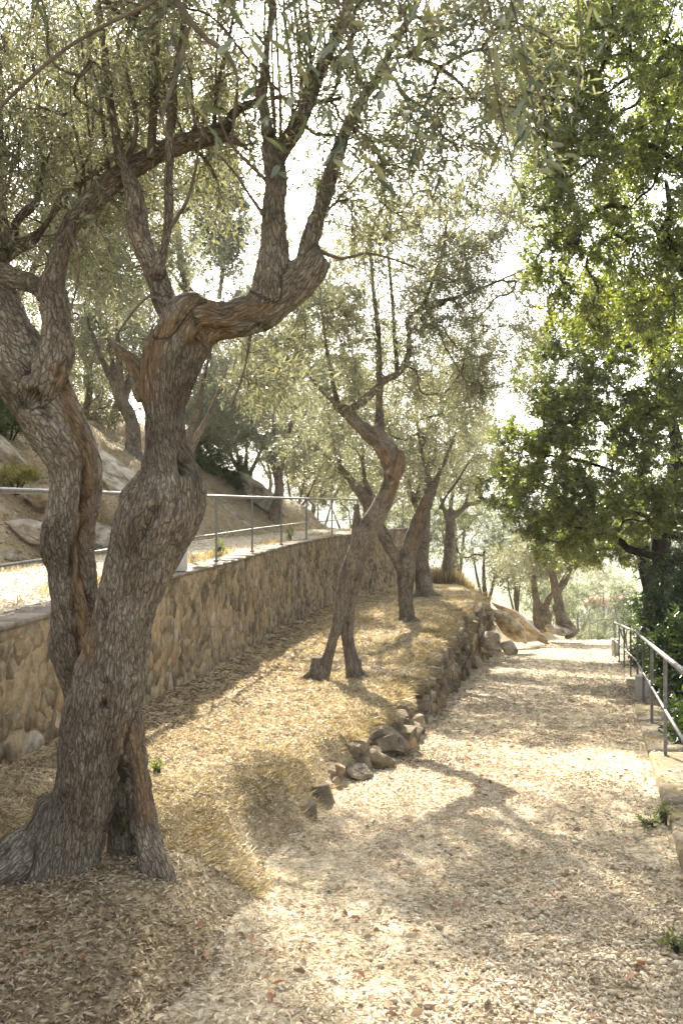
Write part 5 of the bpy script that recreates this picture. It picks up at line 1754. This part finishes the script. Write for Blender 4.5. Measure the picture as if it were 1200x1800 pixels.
# dry leaves on the bank
n = 76000
d = pick_d(n, 2.5, 28, 1.45)
u = gc.uniform(0, 1, n)
x = xL(d) + u * (xW(d) + .02 - xL(d))
sc = np.clip(d / 6.0, 1, 2.6)
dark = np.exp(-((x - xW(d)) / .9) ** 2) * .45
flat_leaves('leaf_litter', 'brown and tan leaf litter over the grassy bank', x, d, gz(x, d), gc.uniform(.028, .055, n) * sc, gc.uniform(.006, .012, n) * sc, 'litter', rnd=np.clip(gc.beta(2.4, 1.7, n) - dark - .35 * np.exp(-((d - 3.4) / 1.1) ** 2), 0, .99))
# a few broader leaves, rust coloured
n = 600
d = pick_d(n, 2.6, 20, 1.4)
x = xL(d) + gc.uniform(-.5, 1, n) * (xR(d) - xL(d))
flat_leaves('broad_leaf_litter', 'scattered broad rusty oak leaves on the path', x, d, gz(x, d), gc.uniform(.04, .065, n), gc.uniform(.022, .034, n), 'litter', .012, .25, .6, 'hex', np.where(gc.uniform(size=n) < .22, 1.0, gc.uniform(.02, .5, n)))

def blades(name, label, P, D, L, W, mat, rnd=None):
    n = len(P)
    Nn = norm(gc.normal(size=(n, 3)) + np.array([0, -.5, .6]))
    return tag(add(name, leaf_mesh(name, P, norm(D), Nn, L, W, gc.uniform(0, 1, n) if rnd is None else rnd), M[mat]), label, kind='stuff')
# flattened straw on the bank
n = 70000
d = pick_d(n, 4.6, 32, 1.35)
u = gc.uniform(0, 1, n) ** 1.25
x = xL(d) + .02 + u * (xW(d) + .35 - xL(d))
k = gc.uniform(size=n) < np.clip(.55 + .8 * patch(x, d, .9, 75), .03, 1)
x, d = x[k], d[k]; n = len(x)
a = gc.uniform(0, 2 * np.pi, n)
D = np.stack([np.cos(a), np.sin(a), gc.uniform(.05, .8, n)], -1)
sc = np.clip(d / 9, 1, 2.2)
blades('dry_grass', 'short flattened yellow straw covering the bank', np.stack([x, d, gz(x, d) - .004], -1), D, gc.uniform(.04, .10, n) * sc, gc.uniform(.003, .005, n) * sc, 'straw')
# mossy grass along the lip of the bank
n = 34000
d = pick_d(n, 4.6, 22, 1.5)
e = np.abs(gc.normal(0, 1, n)) * .26 + wB(d) * gc.uniform(.10, .75, n)
x = xL(d) - e
k = gc.uniform(size=n) < np.clip(.45 + 1.0 * patch(x, d, 1.1, 77), .02, 1)
x, d = x[k], d[k]; n = len(x)
a = gc.uniform(0, 2 * np.pi, n)
D = np.stack([np.cos(a) + .15, np.sin(a), gc.uniform(-.1, 1.0, n)], -1)
sc = np.clip(d / 8, 1, 2.2)
blades('lip_grass', 'mossy yellow green grass along the lip of the bank', np.stack([x, d, gz(x, d) - .004], -1), D, gc.uniform(.02, .06, n) * sc, gc.uniform(.003, .006, n) * sc, 'moss_grass', np.clip(gc.uniform(0, 1, n) * .7 + .4 * patch(x, d, 2, 78), 0, 1))
# straw hanging over the dry stone wall
n = 9000
d = pick_d(n, 6.8, 29, 1.3)
k = gc.uniform(size=n) < np.clip(.4 + 1.3 * n2(d, d * 0, 1.4, 79), 0, 1)
d = d[k]; n = len(d)
x = xL(d) - wB(d) * gc.uniform(.30, .85, n)
z = zP(d) + (zB(d) - zP(d)) * gc.uniform(.65, 1.0, n) + .03
D = np.stack([gc.uniform(.15, .9, n), gc.normal(0, .35, n), gc.uniform(-1.1, .35, n)], -1)
blades('hanging_grass', 'dry grass hanging over the top of the dry stone wall', np.stack([x, d, z], -1), D, gc.uniform(.06, .16, n) * np.clip(d / 10, .8, 1.8), gc.uniform(.003, .007, n) * np.clip(d / 10, 1, 2), 'straw', gc.beta(1.3, 2.2, n))
# tall dry grass at the end of the bank
n = 9000
d = gc.uniform(31.5, 35.5, n)
x = np.minimum(4.2 + (d - 32) * .25 + gc.normal(0, 1.0, n), xL(d) - 1.3)
D = np.stack([gc.normal(0, .25, n), gc.normal(0, .25, n), np.ones(n)], -1)
blades('tall_grass', 'tall dry golden grass at the end of the bank', np.stack([x, d, gz(x, d) - .02], -1), D, gc.uniform(.3, .75, n), gc.uniform(.010, .02, n), 'straw')
# dry grass on the terrace edge and the hillside
n = 16000
d = pick_d(n, 5, 34, 1.3)
side = gc.uniform(size=n) < .55
x = np.where(side, xW(d) - .42 - np.abs(gc.normal(0, .16, n)), xW(d) - TW + gc.normal(0, .35, n))
z = np.where(x > xW(d) - TW, zT(d) - .01, hill_z(x, d))
k = gc.uniform(size=n) < np.clip(.35 + 1.2 * patch(x, d, .9, 80), .05, 1)
x, d, z = x[k], d[k], z[k]; n = len(x)
D = np.stack([gc.normal(0, .5, n), gc.normal(0, .5, n), np.ones(n)], -1)
blades('dry_grass', 'dry straw grass along both edges of the upper path', np.stack([x, d, z], -1), D, gc.uniform(.05, .17, n), gc.uniform(.005, .010, n), 'straw')
n = 26000
d = pick_d(n, 9, 45, 1.3)
x = xW(d) - TW - .2 - 9 * gc.uniform(0, 1, n) ** 1.4
k = gc.uniform(size=n) < np.clip(.3 + 1.3 * patch(x, d, .5, 82), .0, 1)
x, d = x[k], d[k]; n = len(x)
D = np.stack([gc.normal(0, .5, n), gc.normal(0, .5, n), np.ones(n)], -1)
blades('hill_grass', 'pale dry grass patches on the hillside', np.stack([x, d, hill_z(x, d) - .01], -1), D, gc.uniform(.10, .32, n), gc.uniform(.008, .018, n), 'straw')
n = 26000
d = pick_d(n, 8, 40, 1.3)
x = xW(d) - TW - 8 * gc.uniform(0, 1, n) ** 1.2
flat_leaves('leaf_litter', 'brown fallen leaves on the hillside', x, d, hill_z(x, d), gc.uniform(.06, .12, n), gc.uniform(.02, .04, n), 'litter', .012, .3, .6, 'tri', gc.beta(1.5, 3, n))
n = 12000
d = pick_d(n, 5, 30, 1.3)
x = xW(d) - .2 - (TW - .2) * gc.uniform(0, 1, n)
flat_leaves('leaf_litter', 'pale leaf litter on the upper path', x, d, zT(d), gc.uniform(.05, .10, n), gc.uniform(.014, .028, n), 'litter', .006, .2, .5, 'tri', np.clip(gc.beta(3, 1.4, n), 0, 1))
n = 14000
d = pick_d(n, 4, 34, 1.3)
x = SR(d) + 5 * gc.uniform(0, 1, n) ** 1.5
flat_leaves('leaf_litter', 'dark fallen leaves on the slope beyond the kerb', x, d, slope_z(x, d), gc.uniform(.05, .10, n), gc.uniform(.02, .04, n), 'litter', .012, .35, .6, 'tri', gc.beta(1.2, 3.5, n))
n = 700
d = pick_d(n, 3.5, 24, 1.3)
x = xR(d) + .40 * gc.uniform(0, 1, n)
flat_leaves('leaf_litter', 'odd fallen leaves on the kerb', x, d, zP(d) + .064, gc.uniform(.035, .06, n), gc.uniform(.010, .022, n), 'litter', .004, .2, .4, 'quad', gc.beta(2, 3, n))

# rounded gravel showing through the litter
def gravel(n):
    t = (1 + 5 ** .5) / 2
    iv = norm(np.array([(-1, t, 0), (1, t, 0), (-1, -t, 0), (1, -t, 0), (0, -1, t), (0, 1, t), (0, -1, -t), (0, 1, -t), (t, 0, -1), (t, 0, 1), (-t, 0, -1), (-t, 0, 1)]))
    fc = np.array([(0, 11, 5), (0, 5, 1), (0, 1, 7), (0, 7, 10), (0, 10, 11), (1, 5, 9), (5, 11, 4), (11, 10, 2), (10, 7, 6), (7, 1, 8), (3, 9, 4), (3, 4, 2), (3, 2, 6), (3, 6, 8), (3, 8, 9), (4, 9, 5), (2, 4, 11), (6, 2, 10), (8, 6, 7), (9, 8, 1)])
    d = pick_d(n, 2.5, 9, 2.0)
    u = gc.uniform(0, 1, n)
    x = xL(d) + .5 + u * (xR(d) - xL(d) - .5)
    k = gc.uniform(size=n) < np.clip(.35 + .5 * sstep((x / d + .05) / .35) - .12 * (d - 3.5) + .5 * patch(x, d, .9, 73), .03, 1)
    x, d = x[k], d[k]; n = len(x)
    s = gc.uniform(.005, .0125, n) * (1 + .7 * (gc.uniform(size=n) < .10))
    sx = np.stack([s * gc.uniform(.8, 1.5, n), s * gc.uniform(.8, 1.3, n), s * gc.uniform(.5, .8, n)], -1)
    a = gc.uniform(0, 6.28, n)
    V = iv[None] * sx[:, None] * gc.uniform(.82, 1.15, (n, 12, 1))
    c, s_ = np.cos(a)[:, None], np.sin(a)[:, None]
    V = np.stack([V[..., 0] * c - V[..., 1] * s_, V[..., 0] * s_ + V[..., 1] * c, V[..., 2]], -1)
    V = V + np.stack([x, d, gz(x, d) + s * .35 + .004], -1)[:, None]
    T = (np.arange(n)[:, None, None] * 12 + fc[None]).reshape(-1, 3)
    tag(add('gravel', mesh('gravel', V.reshape(-1, 3), T, smooth=True, face_attr={'rnd': np.repeat(gc.uniform(0, 1, n), 20)}), M['pebble']), 'cream rounded gravel on the nearest stretch of path', kind='stuff')
gravel(8500)

# small green plants
WG = 'small green weeds'
for k, (px, py, d, r, lab) in enumerate([(1138, 1462, 6.1, .09, 'small green weed growing between path and kerb'), (1165, 1440, 6.2, .05, 'tiny green seedling on the mossy kerb'),
                                         (276, 1342, 6.4, .05, 'single ivy sprig beside the foot of the big olive'), (1192, 1735, 3.9, .07, 'green weed at the lower right corner by the kerb')]):
    p = at(px, py, d)
    z = float(gz(p[0], d)) if px < 1150 or px > 1180 else float(zP(d)) + .06
    shrub('small_weed', lab, 'weed', WG, (p[0], d, z + .04), (r, r, .03), 9, 140 + k, 'weed', .032, .014, (p[0], d, z), 3, 4, (.03, .06))
TGr = 'spindly weeds along the terrace edge'
for k, (px, d, lab) in enumerate([(402, 12.2, 'spindly weed on the terrace left of the first clear railing post'), (444, 14.6, 'spindly weed between the first two clear railing posts'), (556, 20.6, 'taller spindly weed by the far railing posts'), (345, 11.0, 'leafy weed beside the pale box light on the wall')]):
    x = float(xW(d)) - .50
    z = float(zT(d))
    shrub('spindly_weed', lab, 'weed', TGr, (x, d, z + .16), (.09, .09, .16), 16, 150 + k, 'weed', .05, .014, (x, d, z), 4, 5, (.05, .1))
